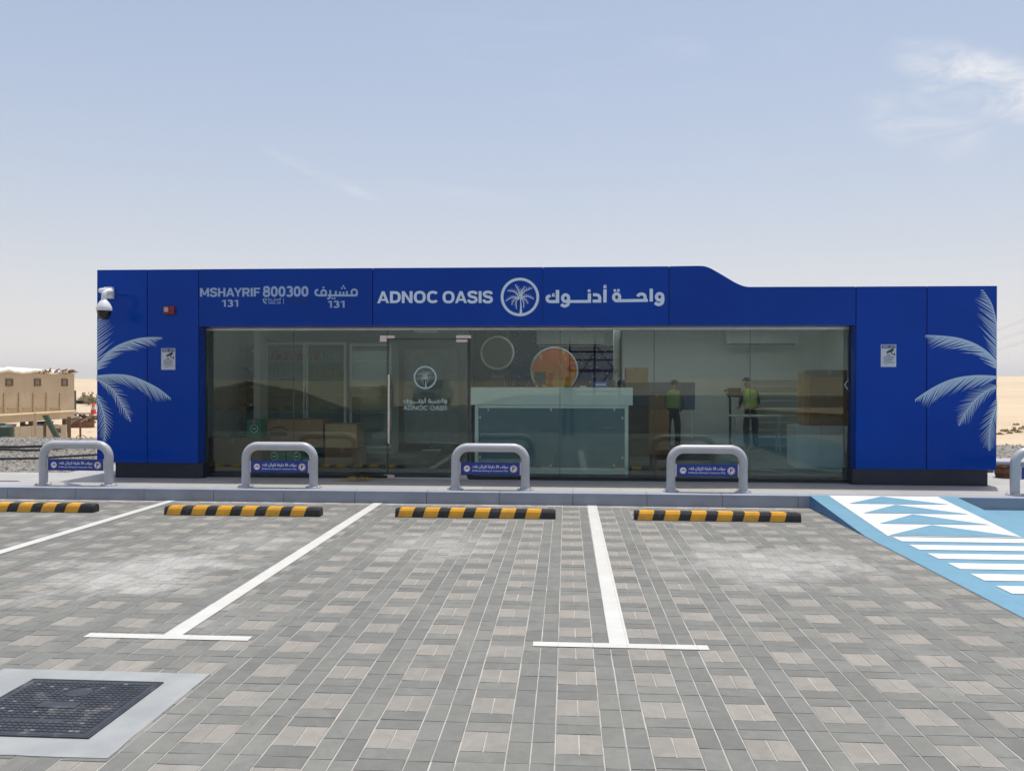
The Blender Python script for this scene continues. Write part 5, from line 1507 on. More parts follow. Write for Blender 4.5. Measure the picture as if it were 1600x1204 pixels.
# ---------------------------------------------------------------- people
M_skin = mat('skin', rgb(150, 104, 78), 0.55, var=0.06)
M_hair = mat('black hair', (0.012, 0.010, 0.009), 0.6)
M_trou = mat('navy trousers', rgb(30, 34, 56), 0.8, var=0.15, scale=9)
M_shirt = mat('grey work shirt', rgb(92, 98, 112), 0.8, var=0.12, scale=9)
M_shoe = mat('black shoes', (0.015, 0.015, 0.016), 0.5)
M_hiv = mat('hi-vis lime fabric', rgb(160, 196, 36), 0.6, var=0.06, scale=8)
M_refl = mat('reflective tape', rgb(186, 190, 192), 0.3, var=0.05)
M_dshirt = mat('dark shirt', rgb(44, 46, 56), 0.8, var=0.12)
def person(loc, yaw, scale, lab, bend=0.0, arms=('down', 'down'), shirt=M_shirt, vest=True, hiv=None, cap=None, stride=0.0, head_down=0.15):
    ca, sa = math.cos(bend), math.sin(bend)
    def B(x, y, z):
        "lean the trunk forward about the hips (faces -y)"
        dz, dy = z - 0.90, y
        return Vector((x, dy * ca - dz * sa, 0.90 + dz * ca + dy * sa))
    V, E_, Rr, tagm = [], [], [], []
    def v(p, rx, ry, mt, par=None):
        V.append(tuple(p)); Rr.append((rx, ry)); tagm.append(mt)
        if par is not None: E_.append((par, len(V) - 1))
        return len(V) - 1
    pel = v((0, 0, 0.92), 0.150, 0.115, 1)
    sp = v(B(0, -0.005, 1.08), 0.140, 0.105, 2, pel); chst = v(B(0, 0.005, 1.27), 0.165, 0.115, 2, sp)
    nb = v(B(0, 0.01, 1.43), 0.075, 0.07, 2, chst); nk = v(B(0, -0.01, 1.50), 0.052, 0.055, 0, nb)
    hd = v(B(0, -0.03 - head_down * 0.2, 1.575), 0.075, 0.09, 0, nk); ht = v(B(0, -0.03 - head_down * 0.35, 1.67), 0.066, 0.078, 0, hd)
    v(B(0, -0.125 - head_down * 0.2, 1.59), 0.012, 0.014, 0, hd)
    for s in (-1, 1):
        f = s * stride
        hp_ = v((s * 0.10, 0, 0.84), 0.092, 0.095, 1, pel); kn = v((s * 0.115, -0.025 - f * 0.6, 0.48), 0.078, 0.08, 1, hp_)
        an = v((s * 0.12, 0.02 - f, 0.10), 0.064, 0.068, 1, kn); hl = v((s * 0.12, 0.0 - f, 0.045), 0.045, 0.045, 3, an); v((s * 0.135, -0.16 - f, 0.035), 0.040, 0.034, 3, hl)
        shd = v(B(s * 0.175, 0.01, 1.385), 0.062, 0.062, 2, chst)
        mode = arms[0 if s < 0 else 1]
        if mode == 'down': el, wr, dr = B(s * 0.245, 0.03, 1.12), B(s * 0.25, -0.07, 0.87), Vector((0, -0.25, -1))
        elif mode == 'work': el, wr, dr = B(s * 0.24, -0.02, 1.12), B(s * 0.16, -0.25, 1.03), Vector((-s * 0.3, -1, -0.1))
        else: el, wr, dr = B(s * 0.235, -0.12, 1.17), B(s * 0.075, -0.26, 1.44), Vector((-s * 0.25, -0.5, 0.85))
        e_ = v(el, 0.046, 0.046, 2, shd); w_ = v(wr, 0.030, 0.028, 0, e_)
        dr = dr.normalized(); side = dr.cross(Vector((0, 0, 1)) if abs(dr.z) < 0.8 else Vector((0, 1, 0))).normalized(); nrm = side.cross(dr)
        pm = v(Vector(wr) + dr * 0.055, 0.034, 0.018, 0, w_)
        for q, (o, l_) in enumerate(((-0.030, 0.060), (-0.010, 0.072), (0.010, 0.068), (0.029, 0.052))):
            k1 = v(Vector(wr) + dr * 0.095 + side * o, 0.0095, 0.009, 0, pm)
            k2 = v(Vector(V[k1]) + dr * l_ * 0.6 + nrm * 0.008 * (1 + q % 2), 0.0085, 0.008, 0, k1)
            v(Vector(V[k2]) + dr * l_ * 0.35 + nrm * 0.022, 0.0075, 0.007, 0, k2)
        t1 = v(Vector(wr) + dr * 0.045 - side * 0.038, 0.011, 0.010, 0, w_); v(Vector(V[t1]) + dr * 0.045 - side * 0.015 + nrm * 0.012, 0.009, 0.009, 0, t1)
    me = bpy.data.meshes.new('sk'); me.from_pydata(V, E_, [])
    o = bpy.data.objects.new('sk', me); COL.objects.link(o)
    sk = o.modifiers.new('s', 'SKIN'); sk.use_smooth_shade = True; sk.branch_smoothing = 0.4
    for i, d in enumerate(me.skin_vertices[0].data): d.radius = Rr[i]; d.use_root = (i == 0)
    su = o.modifiers.new('u', 'SUBSURF'); su.levels = 1; su.render_levels = 1
    dg = bpy.context.evaluated_depsgraph_get(); dg.update()
    body = bpy.data.meshes.new_from_object(o.evaluated_get(dg))
    bpy.data.objects.remove(o); bpy.data.meshes.remove(me)
    for m_ in (M_skin, M_trou, shirt, M_shoe): body.materials.append(m_) if True else None
    for p in body.polygons:
        c_ = p.center; best, bm_ = 1e9, 0
        for a, b in E_:
            A, Bv = Vector(V[a]), Vector(V[b]); ab = Bv - A
            tt = max(0, min(1, (c_ - A).dot(ab) / max(1e-9, ab.length_squared))); d = (A + ab * tt - c_).length - (Rr[a][0] * (1 - tt) + Rr[b][0] * tt) * 0.6
            if d < best: best = d; bm_ = tagm[b] if tt > 0.25 else (tagm[a] if tagm[a] == tagm[b] or tt < 0.1 else tagm[b])
        p.material_index = bm_
        p.use_smooth = True
    r_ = bpy.data.objects.new('person', body); COL.objects.link(r_)
    r_.location = loc; r_.rotation_euler = (0, 0, yaw); r_.scale = (scale,) * 3
    tag(r_, lab, 'person')
    def child(m, nm, mats, sm=60):
        ob = m.build(nm, mats, None, sm, loc=(0, 0, 0)); ob.parent = r_; return ob
    if vest:
        m = MB(); n = 24; prof = [(0.98, .172, .140, 0), (1.04, .170, .138, 0), (1.045, .171, .139, 1), (1.085, .171, .139, 1), (1.09, .170, .138, 0), (1.17, .176, .138, 0), (1.175, .178, .139, 1), (1.215, .182, .139, 1), (1.22, .184, .140, 0), (1.33, .190, .135, 0), (1.40, .165, .11, 0), (1.445, .10, .09, 0)]
        rings = [[B(rx * math.cos(2 * math.pi * k / n), 0.003 + ry * math.sin(2 * math.pi * k / n), z) for k in range(n)] for z, rx, ry, _ in prof]
        for i in range(len(prof) - 1):
            m.add([p for p in rings[i] + rings[i + 1]], [(k, (k + 1) % n, n + (k + 1) % n, n + k) for k in range(n)], prof[i][3] if prof[i][3] == prof[i + 1][3] else 0)
        child(m, 'safety_vest', [hiv or M_hiv, hiv or M_refl])
    hc = Vector(V[ht]).lerp(Vector(V[hd]), 0.3)
    m = MB(); n = 16
    if cap:
        for k in range(1): m.lathe([(0.099, 0.0), (0.097, 0.03), (0.083, 0.065), (0.05, 0.09), (0.012, 0.098)], hc.x, hc.y + 0.005, 20, 0, hc.z + 0.005)
        m.box(hc.x - 0.06, hc.x + 0.06, hc.y - 0.165, hc.y - 0.07, hc.z + 0.008, hc.z + 0.018, c=0.003)
        child(m, 'cap', cap)
    else:
        m.lathe([(0.086, -0.02), (0.093, 0.02), (0.088, 0.05), (0.065, 0.08), (0.02, 0.098)], hc.x, hc.y + 0.018, 20, 0, hc.z)
        child(m, 'hair', M_hair)
    return r_
f1 = PZ(1158, 697, ZFL)
person((f1.x, 17.5, ZFL), R(196), 0.87, 'person in a lime safety vest and navy trousers standing behind the white table', 0.2, ('work', 'work'), M_dshirt, True, None, mat('dark cap', rgb(40, 34, 40), 0.7))
f2 = PZ(1050, 703, ZFL)
person((wx(1051, 17.0), 17.0, ZFL), R(165), 0.86, 'person in a faded lime vest bending over the brown crate', 0.34, ('work', 'down'), M_shirt, True, mat('faded lime fabric', rgb(138, 156, 92), .7, var=.1), None)
ph = person((0.05, -0.42, -0.02), R(180), 1.0, 'person in dark clothes holding a phone up, mirrored in the glass of the counter', 0.0, ('up', 'up'), M_dshirt, False, None, None)

# ---------------------------------------------------------------- site beyond the gravel, left
def tz(x, y): return terrain_z(x, y)
M_beige = mat('beige cabin panel', rgb(184, 166, 138), 0.7, var=0.06, scale=1.2, dirt=(rgb(160, 140, 112), 0.4))
M_beige2 = mat('faded beige hoarding', rgb(196, 182, 156), 0.75, var=0.08, scale=1.5)
M_brn = mat('weathered brown timber', rgb(104, 82, 62), 0.85, var=0.25, scale=6)
CX0 = -28.3; CYa, CYb = 33.0, 46.6; CZ0, CZ1 = -0.58, 2.02
cabn = thing('portable_cabin', ((CX0 - 1.5), (CYa + CYb) / 2, CZ0), 'long beige site cabin on stilts with small square vents and a ragged roof edge', 'cabin')
m = MB(); m.box(CX0 - 3, CX0, CYa, CYb, CZ0, CZ1, c=0.02); m.build('cabin_body', M_beige, cabn)
def onX(px, X):
    d = ray(px, 600); t_ = X / d.x; return d.y * t_
def zX(px, py, X):
    d = ray(px, py); t_ = X / d.x; return CAM_H + d.z * t_
for px in (6, 29, 51.5, 72, 93):
    m = MB(); y = onX(px, CX0); m.box(CX0 + .001, CX0 + 0.05, y - 0.05, y + 0.05, zX(px, 644, CX0), zX(px, 613.5, CX0)); m.box(CX0 + .001, CX0 + 0.06, y - 0.9, y - 0.06, zX(px, 637.5, CX0), zX(px, 636, CX0)); m.build('wall_batten', mat('batten beige', rgb(176, 150, 112), 0.7) if px == 6 else bpy.data.materials['batten beige'], cabn)
for px in (14, 58, 100.5):
    m = MB(); y = onX(px, CX0); w = 0.27; z0, z1 = zX(px, 603, CX0), zX(px, 591.5, CX0)
    for (a, b, p, q) in ((y - w, y + w, z0, z0 + .07), (y - w, y + w, z1 - .07, z1), (y - w, y - w + .08, z0 + .07, z1 - .07), (y + w - .08, y + w, z0 + .07, z1 - .07)): m.box(CX0 + .001, CX0 + .05, a, b, p, q)
    wn_ = m.build('vent_window', M_brn, cabn)
    m = MB(); m.box(CX0 + .002, CX0 + .02, y - w + .08, y + w - .08, z0 + .07, z1 - .07); m.build('pane', mat('dusty pane', rgb(122, 108, 94), 0.4) if px == 14 else bpy.data.materials['dusty pane'], wn_)
m = MB(); m.tube([(CX0 + 0.10, CYa, zX(0, 648.5, CX0)), (CX0 + 0.10, CYb - 0.1, zX(0, 648.5, CX0))], 0.055, 8); m.build('wall_pipe', mat('cream pipe', rgb(214, 196, 160), 0.5), cabn)
# roof: pale sheet with debris along the edge
m = MB(); rr = random.Random(8); n = 40
top = [(CYa + (CYb - CYa) * k / n, CZ1 + 0.02 + 0.05 * math.sin(k * 0.9) + rr.uniform(0, 0.06)) for k in range(n + 1)]
for k in range(n):
    (ya_, za_), (yb_, zb2) = top[k], top[k + 1]
    m.add([(CX0 + 0.08, ya_, za_), (CX0 + 0.08, yb_, zb2), (CX0 - 3.1, yb_, zb2 + 0.22), (CX0 - 3.1, ya_, za_ + 0.22), (CX0 + 0.08, ya_, za_ - 0.1), (CX0 + 0.08, yb_, zb2 - 0.1)], [(0, 1, 2, 3), (4, 5, 1, 0)])
m.build('roof_sheet', mat('pale roof sheet', rgb(222, 212, 194), 0.7, var=0.06), cabn)
m = MB()
for k in range(70):
    y = rr.choice((rr.uniform(35.5, 39.5), rr.uniform(43.0, 46.5))); z = CZ1 + 0.02 + rr.uniform(-0.06, 0.12); l = rr.uniform(0.1, 0.5)
    m.tube([(CX0 + 0.1, y, z), (CX0 + 0.02 + rr.uniform(-.2, .1), y + l, z + rr.uniform(-.12, .16))], rr.uniform(.02, .05), 5)
m.build('roof_debris', mat('dry palm debris', rgb(112, 84, 58), 0.9, var=0.3), cabn)
for y in (34, 37, 40, 43, 46):
    for x in (CX0 - 0.2, CX0 - 2.7):
        m = MB(); m.box(x - .1, x + .1, y - .1, y + .1, tz(x, y) - .1, CZ0 - .002); m.build('stilt', M_brn, cabn)
# clutter stored below the cabin
mats_c = [mat('faded red plastic', rgb(150, 60, 48), 0.6), mat('faded blue plastic', rgb(70, 90, 140), 0.6), mat('grimy white plastic', rgb(196, 190, 180), 0.6), M_brn, mat('dark green plastic', rgb(52, 72, 60), 0.6)]
labs = ['faded red crate', 'faded blue crate', 'grimy white drum', 'brown timber crate', 'dark green crate']
for k in range(10):
    y = 36.2 + k * 1.05; i = (k * 3) % 5; x = CX0 - 0.55; z = tz(x, y)
    h = 0.38 + 0.2 * ((k * 7) % 3) / 2
    if i == 2:
        rt = thing('drum', (x, y, z), 'grimy white drum under the site cabin, number %s from its near end' % ('one', 'two')[k > 4] if False else 'grimy white plastic drum stored in the shade below the site cabin', 'drum', 'drums below the cabin')
        m = MB(); m.lathe([(0.2, 0), (0.21, h * .3), (0.2, h * .33), (0.21, h * .66), (0.2, h * .7), (0.2, h)], x, y, 16, 0, z); m.build('drum_body', mats_c[2], rt, 40)
        m = MB(); m.lathe([(0.17, 0), (0.17, 0.03)], x, y, 16, 0, z + h); m.build('drum_lid', mats_c[1], rt, 40)
    else:
        nm = labs[i]
        rt = thing('crate', (x, y, z), nm + ' stored in the shade below the site cabin', 'crate', nm + 's below the cabin')
        m = MB(); m.box(x - .3, x + .3, y - .4, y + .4, z, z + h, c=0.02); m.build('crate_body', mats_c[i], rt)
        m = MB(); m.box(x - .32, x + .32, y - .42, y + .42, z + h + .001, z + h + .05, c=0.01); m.build('crate_rim', mats_c[i], rt)
# low hoarding in front of the cabin
hx0, hx1 = PZ(13, 680, -1.2), PZ(104, 680, -1.2)
Yh = 34.0
h0, h1 = PY(13, 680, Yh), PY(104, 680, Yh)
ztop0, ztop1 = PY(13, 666.5, Yh).z, PY(104, 663, Yh).z
hd_ = thing('hoarding', ((h0.x + h1.x) / 2, Yh, -1.4), 'low pale beige hoarding of flat panels in front of the stilted cabin', 'hoarding')
for k in range(5):
    a, b = h0.x + (h1.x - h0.x) * k / 5, h0.x + (h1.x - h0.x) * (k + 1) / 5; za, zb2 = ztop0 + (ztop1 - ztop0) * k / 5, ztop0 + (ztop1 - ztop0) * (k + 1) / 5
    m = MB(); m.prism([(a + .015, -1.4), (b - .015, -1.4), (b - .015, zb2), (a + .015, za)], Yh, Yh + 0.05); m.build('hoarding_panel', M_beige2, hd_)
m = MB(); m.box(h1.x - 0.55, h1.x - 0.25, Yh - 0.02, Yh - .002, PY(99, 676, Yh).z, PY(99, 669, Yh).z); m.build('vent_grille', M_brn, hd_)
# green tank
gt = PY(3, 682, 30.0)
g_ = thing('water_tank', (gt.x, 30.0, -1.2), 'dark green round water tank at the end of the pale hoarding', 'tank')
m = MB(); zt2 = PY(3, 663.5, 30.0).z
pr = [(0.42, 0)]
for k in range(6): z = 0.1 + k * (zt2 + 1.2 - 0.15) / 6; pr += [(0.42, z), (0.40, z + 0.06)]
pr += [(0.42, zt2 + 1.13), (0.3, zt2 + 1.2)]
m.lathe(pr, gt.x, 30.0, 20, 0, -1.2); m.build('tank_body', mat('dark green tank', rgb(38, 62, 50), 0.5), g_, 40)
m = MB(); m.lathe([(0.12, 0), (0.12, 0.05)], gt.x, 30.0, 14, 0, zt2); m.build('tank_lid', M_blackp, g_, 40)
# leaning plank and posts
a, b = PY(71, 649, 29), PY(89, 682, 29)
rt = thing('plank', b, 'green painted plank leaning at a slant in front of the hoarding', 'plank')
m = MB(); m.prism([(a.x - .09, a.z), (a.x + .09, a.z + .03), (b.x + .09, b.z), (b.x - .09, b.z - .03)], 28.95, 29.05); m.build('plank_board', mat('dark green paint', rgb(58, 78, 62), 0.6), rt)
m = MB(); m.prism([(b.x - .10, b.z - .032), (b.x + .10, b.z - .002), (b.x + .13, b.z - .20), (b.x - .07, b.z - .2)], 28.94, 29.06); m.build('plank_foot', mats_c[1], rt)
def post(px, pt, pb_, Y, r, lab, mt=M_brn):
    a, b = PY(px, pt, Y), PY(px, pb_, Y)
    m = MB(); m.tube([(b.x, Y, b.z - 0.3), (a.x, Y, a.z)], [r * 1.1, r], 8); return tag(m.build('fence_post', mt, None, 50, loc=(b.x, Y, b.z)), lab, 'post')
post(55, 645, 682, 29, 0.055, 'thick beige post standing in front of the pale hoarding', M_beige)
post(70, 662, 682, 29, 0.05, 'dark timber post between the beige post and the leaning plank')
post(108, 651, 682, 29, 0.06, 'tan timber post at the end of the hoarding away from the tank')
post(125.5, 661, 683, 26, 0.03, 'thin dark stake with a bent wire hoop on the gravel edge')
m = MB(); c_ = PY(124, 685, 26)
m.tube([(c_.x + 0.17 * math.cos(R(q)), 26.1, c_.z + 0.1 * math.sin(R(q))) for q in range(0, 181, 12)], 0.012, 6); tag(m.build('wire_hoop', M_brn, None, 60, loc=(c_.x, 26.1, c_.z)), 'bent rusty wire hoop behind the thin stake', 'wire')
for k, px in enumerate((112.5, 117.5)):
    post(px, (611, 610)[k], 650, 52, 0.06, ('dark scaffold pole touching the cabin corner', 'thin dark scaffold pole standing free of the cabin corner')[k], mat('dark steel pole', rgb(88, 84, 78), 0.6) if k == 0 else bpy.data.materials['dark steel pole'])
# scrap heap
c_ = PY(126, 650, 50); base = tz(c_.x, 50)
m = MB(); rr = random.Random(4); M_rust = mat('rusty scrap', rgb(140, 96, 68), 0.9, var=0.3); M_gs = mat('grey scrap boards', rgb(160, 152, 142), 0.9, var=0.2)
zc2 = PY(126, 646, 50).z
for k in range(26):
    x = c_.x + rr.uniform(-.7, .75); y = 50 + rr.uniform(-.6, .6); l = rr.uniform(.3, .9); an = rr.gauss(0, .25)
    m.tube([(x - l / 2, y, zc2 - .25 + rr.uniform(-.35, .25) - l / 2 * an), (x + l / 2, y + .2, zc2 - .25 + rr.uniform(-.3, .2) + l / 2 * an)], rr.uniform(.03, .07), 5, rr.randint(0, 1))
m.box(c_.x - .8, c_.x + 1.0, 49.6, 50.6, zc2 - .02, zc2 + .06, 1); m.box(c_.x - .6, c_.x + .6, 49.8, 50.5, base, zc2 - .5, 0)
tag(m.build('scrap_heap', [M_rust, M_gs], None, None, loc=(c_.x, 50, base)), 'low heap of rusty scrap under grey boards beside the cabin', 'scrap heap')
# traffic cone
c_ = PY(146, 646.5, 46); rt = thing('traffic_cone', (c_.x, 46, c_.z), 'small red traffic cone with white bands on the sand beside the scrap heap', 'cone')
m = MB(); m.lathe([(.16, 0.03), (.05, .62), (.03, .64)], c_.x, 46, 16, 0, c_.z); m.box(c_.x - .2, c_.x + .2, 45.8, 46.2, c_.z, c_.z + .03, c=.008); m.build('cone_body', mat('red cone rubber', rgb(206, 62, 48), .5), rt, 40)
m = MB(); m.lathe([(.121, .26), (.094, .40)], c_.x, 46, 16, 0, c_.z); m.build('reflective_sleeve', M_refl, rt, 40)
# shrubs
M_leaf = mat('dry olive leaves', rgb(172, 154, 116), 0.85, var=0.3, scale=10); M_leafb = mat('dusty green leaves', rgb(128, 118, 86), 0.85, var=0.3, scale=10)
M_twig = mat('dry twigs', rgb(118, 98, 74), .9)
def shrub(x, y, w, h, n, lab, seed, mt=M_leaf, grp='shrubs along the dunes'):
    rr = random.Random(seed); z = tz(x, y) - .05
    rt = thing('desert_shrub', (x, y, z), lab, 'shrub', grp)
    m = MB(); tips = []
    for k in range(14):
        an = rr.uniform(0, 6.28); q = rr.uniform(.2, 1)
        p = (x + math.cos(an) * w / 2 * q, y + math.sin(an) * w / 2 * q, z + h * rr.uniform(.45, 1) * (1.1 - .5 * q))
        mid = (x + (p[0] - x) * .35 + rr.gauss(0, .04), y + (p[1] - y) * .35, z + (p[2] - z) * .55)
        m.tube([(x + rr.gauss(0, .05), y, z), mid, p], [.03 * h / 2 + .01, .018, .006], 5); tips.append((mid, p))
    m.build('stems', M_twig, rt)
    m = MB()
    for k in range(n):
        a, b = rr.choice(tips); t_ = rr.uniform(.1, 1.1); s = rr.uniform(.03, .075) * max(1, h / 1.5) * 1.6
        c2 = Vector([a[i] + (b[i] - a[i]) * t_ + rr.gauss(0, .08 * w / 2) for i in range(3)])
        u = Vector((rr.gauss(0, 1), rr.gauss(0, 1), rr.gauss(0, 1))).normalized(); v_ = u.cross(Vector((rr.gauss(0, 1), rr.gauss(0, 1), rr.gauss(0, 1)))).normalized()
        m.add([c2 - u * s, c2 + v_ * s * .5, c2 + u * s, c2 - v_ * s * .5], [(0, 1, 2, 3)])
    m.build('foliage', mt, rt)
for k, (px, py, Y, w, h, lab, mt) in enumerate(((147, 630, 88, 2.2, 1.9, 'largest dusty green shrub by the distant road, against the shop corner', M_leafb), (138, 631, 90, 2.0, 1.2, 'low olive shrub between the largest roadside shrub and the sparse one', M_leaf), (132, 631, 92, 1.0, 1.6, 'sparse upright shrub between the cabin and the low olive shrub', M_leaf), (126, 631, 94, 1.4, .9, 'small dry shrub closest to the cabin corner by the road', M_leafb))):
    c_ = PY(px, py, Y); shrub(c_.x, Y, w, h, 420, lab, k + 20, mt)
for k, (px, Y, w, h) in enumerate(((1562, 27, .5, .26), (1570, 28.5, .6, .3), (1577, 27.5, .45, .22), (1584, 29, .7, .34), (1592, 28, .6, .3), (1598, 30, .6, .36), (1588, 33, .5, .25))):
    c_ = PY(px, 680, Y); shrub(c_.x, Y, w * .4, h * .38, 40, 'tiny dry tuft dotted on the sand behind the wooden planter', k + 40, M_leaf, 'tufts on the sand at the right')

# ---------------------------------------------------------------- right side
M_wood = mat('stained planter wood', rgb(122, 80, 48), 0.7, var=0.45, scale=7, bump=0.4, bscale=40, dirt=(rgb(70, 44, 28), .6))
pa, pb_ = PY(1558.5, 728, 12.75), PY(1592, 753, 12.75)
xc = (pa.x + pb_.x) / 2 + .02; w = (pb_.x - pa.x) / 2; zt2, zb2 = pa.z, ZP
rt = thing('planter', (xc, 12.9, ZP), 'tapered brown wooden planter on the pavement by the shop corner', 'planter')
m = MB()
for k in range(12):
    a0, a1 = 2 * math.pi * k / 12 + .02, 2 * math.pi * (k + 1) / 12 - .02
    r0, r1 = w * .74, w
    for (ra, rb) in ((r0, r1),):
        vs = [(xc + ra * math.cos(a0), 12.9 + ra * math.sin(a0), zb2), (xc + ra * math.cos(a1), 12.9 + ra * math.sin(a1), zb2), (xc + rb * math.cos(a1), 12.9 + rb * math.sin(a1), zt2), (xc + rb * math.cos(a0), 12.9 + rb * math.sin(a0), zt2)]
        vs += [(xc + (p[0] - xc) * .9, 12.9 + (p[1] - 12.9) * .9, p[2]) for p in vs]
        m.add(vs, [(0, 1, 2, 3), (5, 4, 7, 6), (3, 2, 6, 7), (0, 3, 7, 4), (1, 5, 6, 2)])
m.build('stave_wall', M_wood, rt)
m = MB(); m.lathe([(w * .80, 0), (w * .80, .01)], xc, 12.9, 24, 0, zt2 - .03); m.build('soil', mat('dry soil', rgb(104, 82, 60), .95), rt)
m = MB()
for f in (.25, .75):
    rr_ = w * (.74 + .26 * f) + .004
    m.lathe([(rr_, 0), (rr_ + .004, .022)], xc, 12.9, 24, 0, zb2 + (zt2 - zb2) * f)
m.build('hoop_band', mat('dark hoop steel', rgb(64, 56, 50), .5, .5), rt, 40)
a, b = PY(1546, 734, 13.6), PY(1551.5, 751, 13.6)
rt = thing('crate', (a.x, 13.6, ZP), 'narrow grey brown wooden box half hidden behind the shop corner, beside the planter', 'crate')
m = MB(); m.box(a.x - .28, b.x, 13.6, 13.9, ZP, a.z - .05, c=.005); m.build('box_body', M_brn, rt)
m = MB(); m.box(a.x - .29, b.x + .006, 13.59, 13.91, a.z - .049, a.z, c=.004); m.build('box_lid', M_brn, rt)
# power line far off to the right
M_steel = mat('galvanised steel', rgb(150, 152, 154), .5, .5)
pw = thing('power_line', (118, 150, 0), 'faint overhead power line crossing the pale sky above the wooden planter', 'power line')
m = MB()
for dz in (0, 1.6, 3.4):
    for dx in (0, 3):
        P = [PY(1550 - dx, 548 - dz * 9 + dx, 230), PY(1578, 539 - dz * 9.5 + dx, 200), PY(1640, 520 - dz * 10.5 + dx, 170)]
        m.tube(smooth_path([tuple(p) for p in P], 6), .022, 5)
m.build('cable', M_steel, pw)
q = PY(1640, 520, 170)
m = MB(); m.tube([(q.x, 170, -1), (q.x, 170, q.z + 4)], .25, 8); m.box(q.x - 2, q.x + 2, 169.9, 170.1, q.z + .2, q.z + .5); m.build('pole', M_steel, pw)

# ---------------------------------------------------------------- behind the viewpoint: what the glass mirrors
M_ky = mat('kerb yellow paint', rgb(206, 158, 44), .7, var=.1); M_kk = mat('kerb black paint', rgb(36, 36, 38), .7)
def kerb_run(x0, y0, x1, y1, lab):
    L = math.hypot(x1 - x0, y1 - y0); n = int(L / .5); d = Vector(((x1 - x0) / L, (y1 - y0) / L, 0)); s = Vector((-d.y, d.x, 0)) * .1
    m = MB()
    for k in range(n):
        p0 = Vector((x0, y0, 0)) + d * (k * .5 + .003); p1 = Vector((x0, y0, 0)) + d * (k * .5 + .497)
        vs = [p0 - s, p1 - s, p1 + s, p0 + s]
        m.add([(p.x, p.y, -.05) for p in vs] + [(p.x, p.y, .13) for p in vs], [(4, 5, 6, 7), (0, 1, 5, 4), (1, 2, 6, 5), (2, 3, 7, 6), (3, 0, 4, 7)], k % 2)
    o = m.build('traffic_island_kerb', [M_ky, M_kk]); struct(o)
kerb_run(18, -3.0, 7.5, -26, 'a'); kerb_run(-40, -18, -12, -23, 'b'); kerb_run(-12, -23, -6, -27, 'c')
mb = MB(); mb.flat([(18.2, -3), (30, -3), (30, -30), (7.7, -26)], 0.06); mb.flat([(-60, -18), (-40.2, -18.2), (-12, -23.2), (-6, -27.2), (-6, -78), (-60, -78)], 0.04)
struct(mb.build('sand_verge', M_sand))
mb = MB()
def arrow(x, y, s, L):
    mb.flat([(x, y - .06), (x + s * L * .65, y - .06), (x + s * L * .65, y - .25), (x + s * L, y), (x + s * L * .65, y + .25), (x + s * L * .65, y + .06), (x, y + .06)], -.018)
arrow(4.6, -5.0, 1, 1.6); arrow(2.6, -5.2, -1, 1.6); arrow(-4, -5, 1, 1.6)
mb.flat([(-30, -7.6), (6, -7.6), (6, -7.5), (-30, -7.5)], -.018)
struct(mb.build('road_marking', M_white))
# pickup
pu = thing('pickup_truck', (-8.6, -30, -.02), 'silver grey pickup truck parked across the forecourt, mirrored in the door glass', 'pickup truck')
M_car = mat('silver car paint', rgb(150, 156, 164), .3, .6, var=.04, coat=.6); M_cgls = mat('dark car glass', (.01, .012, .014), .05); M_tyre = mat('tyre rubber', (.02, .02, .02), .8)
def body(poly, x0, x1, mt, nm, par):
    "profile of (y, z) extruded across x with a slight tumblehome"
    m = MB(); n = len(poly); vs = [(x0 + .06 * max(0, z - 1), y, z) for y, z in poly] + [(x1 - .06 * max(0, z - 1), y, z) for y, z in poly]
    m.add(vs, [tuple(range(n)), tuple(range(2 * n - 1, n - 1, -1))] + [(i, n + i, n + (i + 1) % n, (i + 1) % n) for i in range(n)]); return m.build(nm, mt, par, 40)
X, Y = -8.6, -30
P_ = [(Y + 2.6, .45), (Y + 2.62, .75), (Y + 2.5, 1.0), (Y + 1.35, 1.12), (Y + .65, 1.72), (Y - .9, 1.74), (Y - 1.05, 1.12), (Y - 2.6, 1.1), (Y - 2.6, .45)]
bd_ = body(P_, X - .9, X + .9, M_car, 'body', pu)
m = MB(); m.add([(X - .74, Y + 1.31, 1.16), (X + .74, Y + 1.31, 1.16), (X + .66, Y + .70, 1.67), (X - .66, Y + .70, 1.67)], [(0, 1, 2, 3)]); m.v = [(a, b + .03, c + .02) for a, b, c in m.v]; m.build('windscreen', M_cgls, bd_)
for s in (-1, 1):
    m = MB(); xx = X + s * .885; m.add([(xx, Y + 1.1, 1.14), (xx, Y - .85, 1.14), (xx - s * .03, Y - .75, 1.62), (xx - s * .03, Y + .6, 1.62)], [(0, 1, 2, 3)]); m.build('side_window', M_cgls, bd_)
    m = MB(); m.box(X + s * .62 - .16, X + s * .62 + .16, Y + 2.55, Y + 2.66, .78, .93, c=.02); m.build('headlight', M_refl, bd_)
    for yy in (1.6, -1.6):
        m = MB(); n = 24; xx = X + s * .78
        m.tube([(xx - .11, Y + yy, .36), (xx + .11, Y + yy, .36)], .37, 24); w_ = m.build('wheel', M_tyre, pu, 40)
        m = MB(); m.tube([(xx - .12, Y + yy, .36), (xx + .12, Y + yy, .36)], .22, 16); m.build('rim', M_alu, w_, 40)
m = MB(); m.box(X - .5, X + .5, Y + 2.61, Y + 2.65, .62, .92, c=.01); m.build('grille', M_blk, pu); m = MB(); m.box(X - .9, X + .9, Y + 2.56, Y + 2.70, .42, .58, c=.03); m.build('bumper', M_blk, pu)
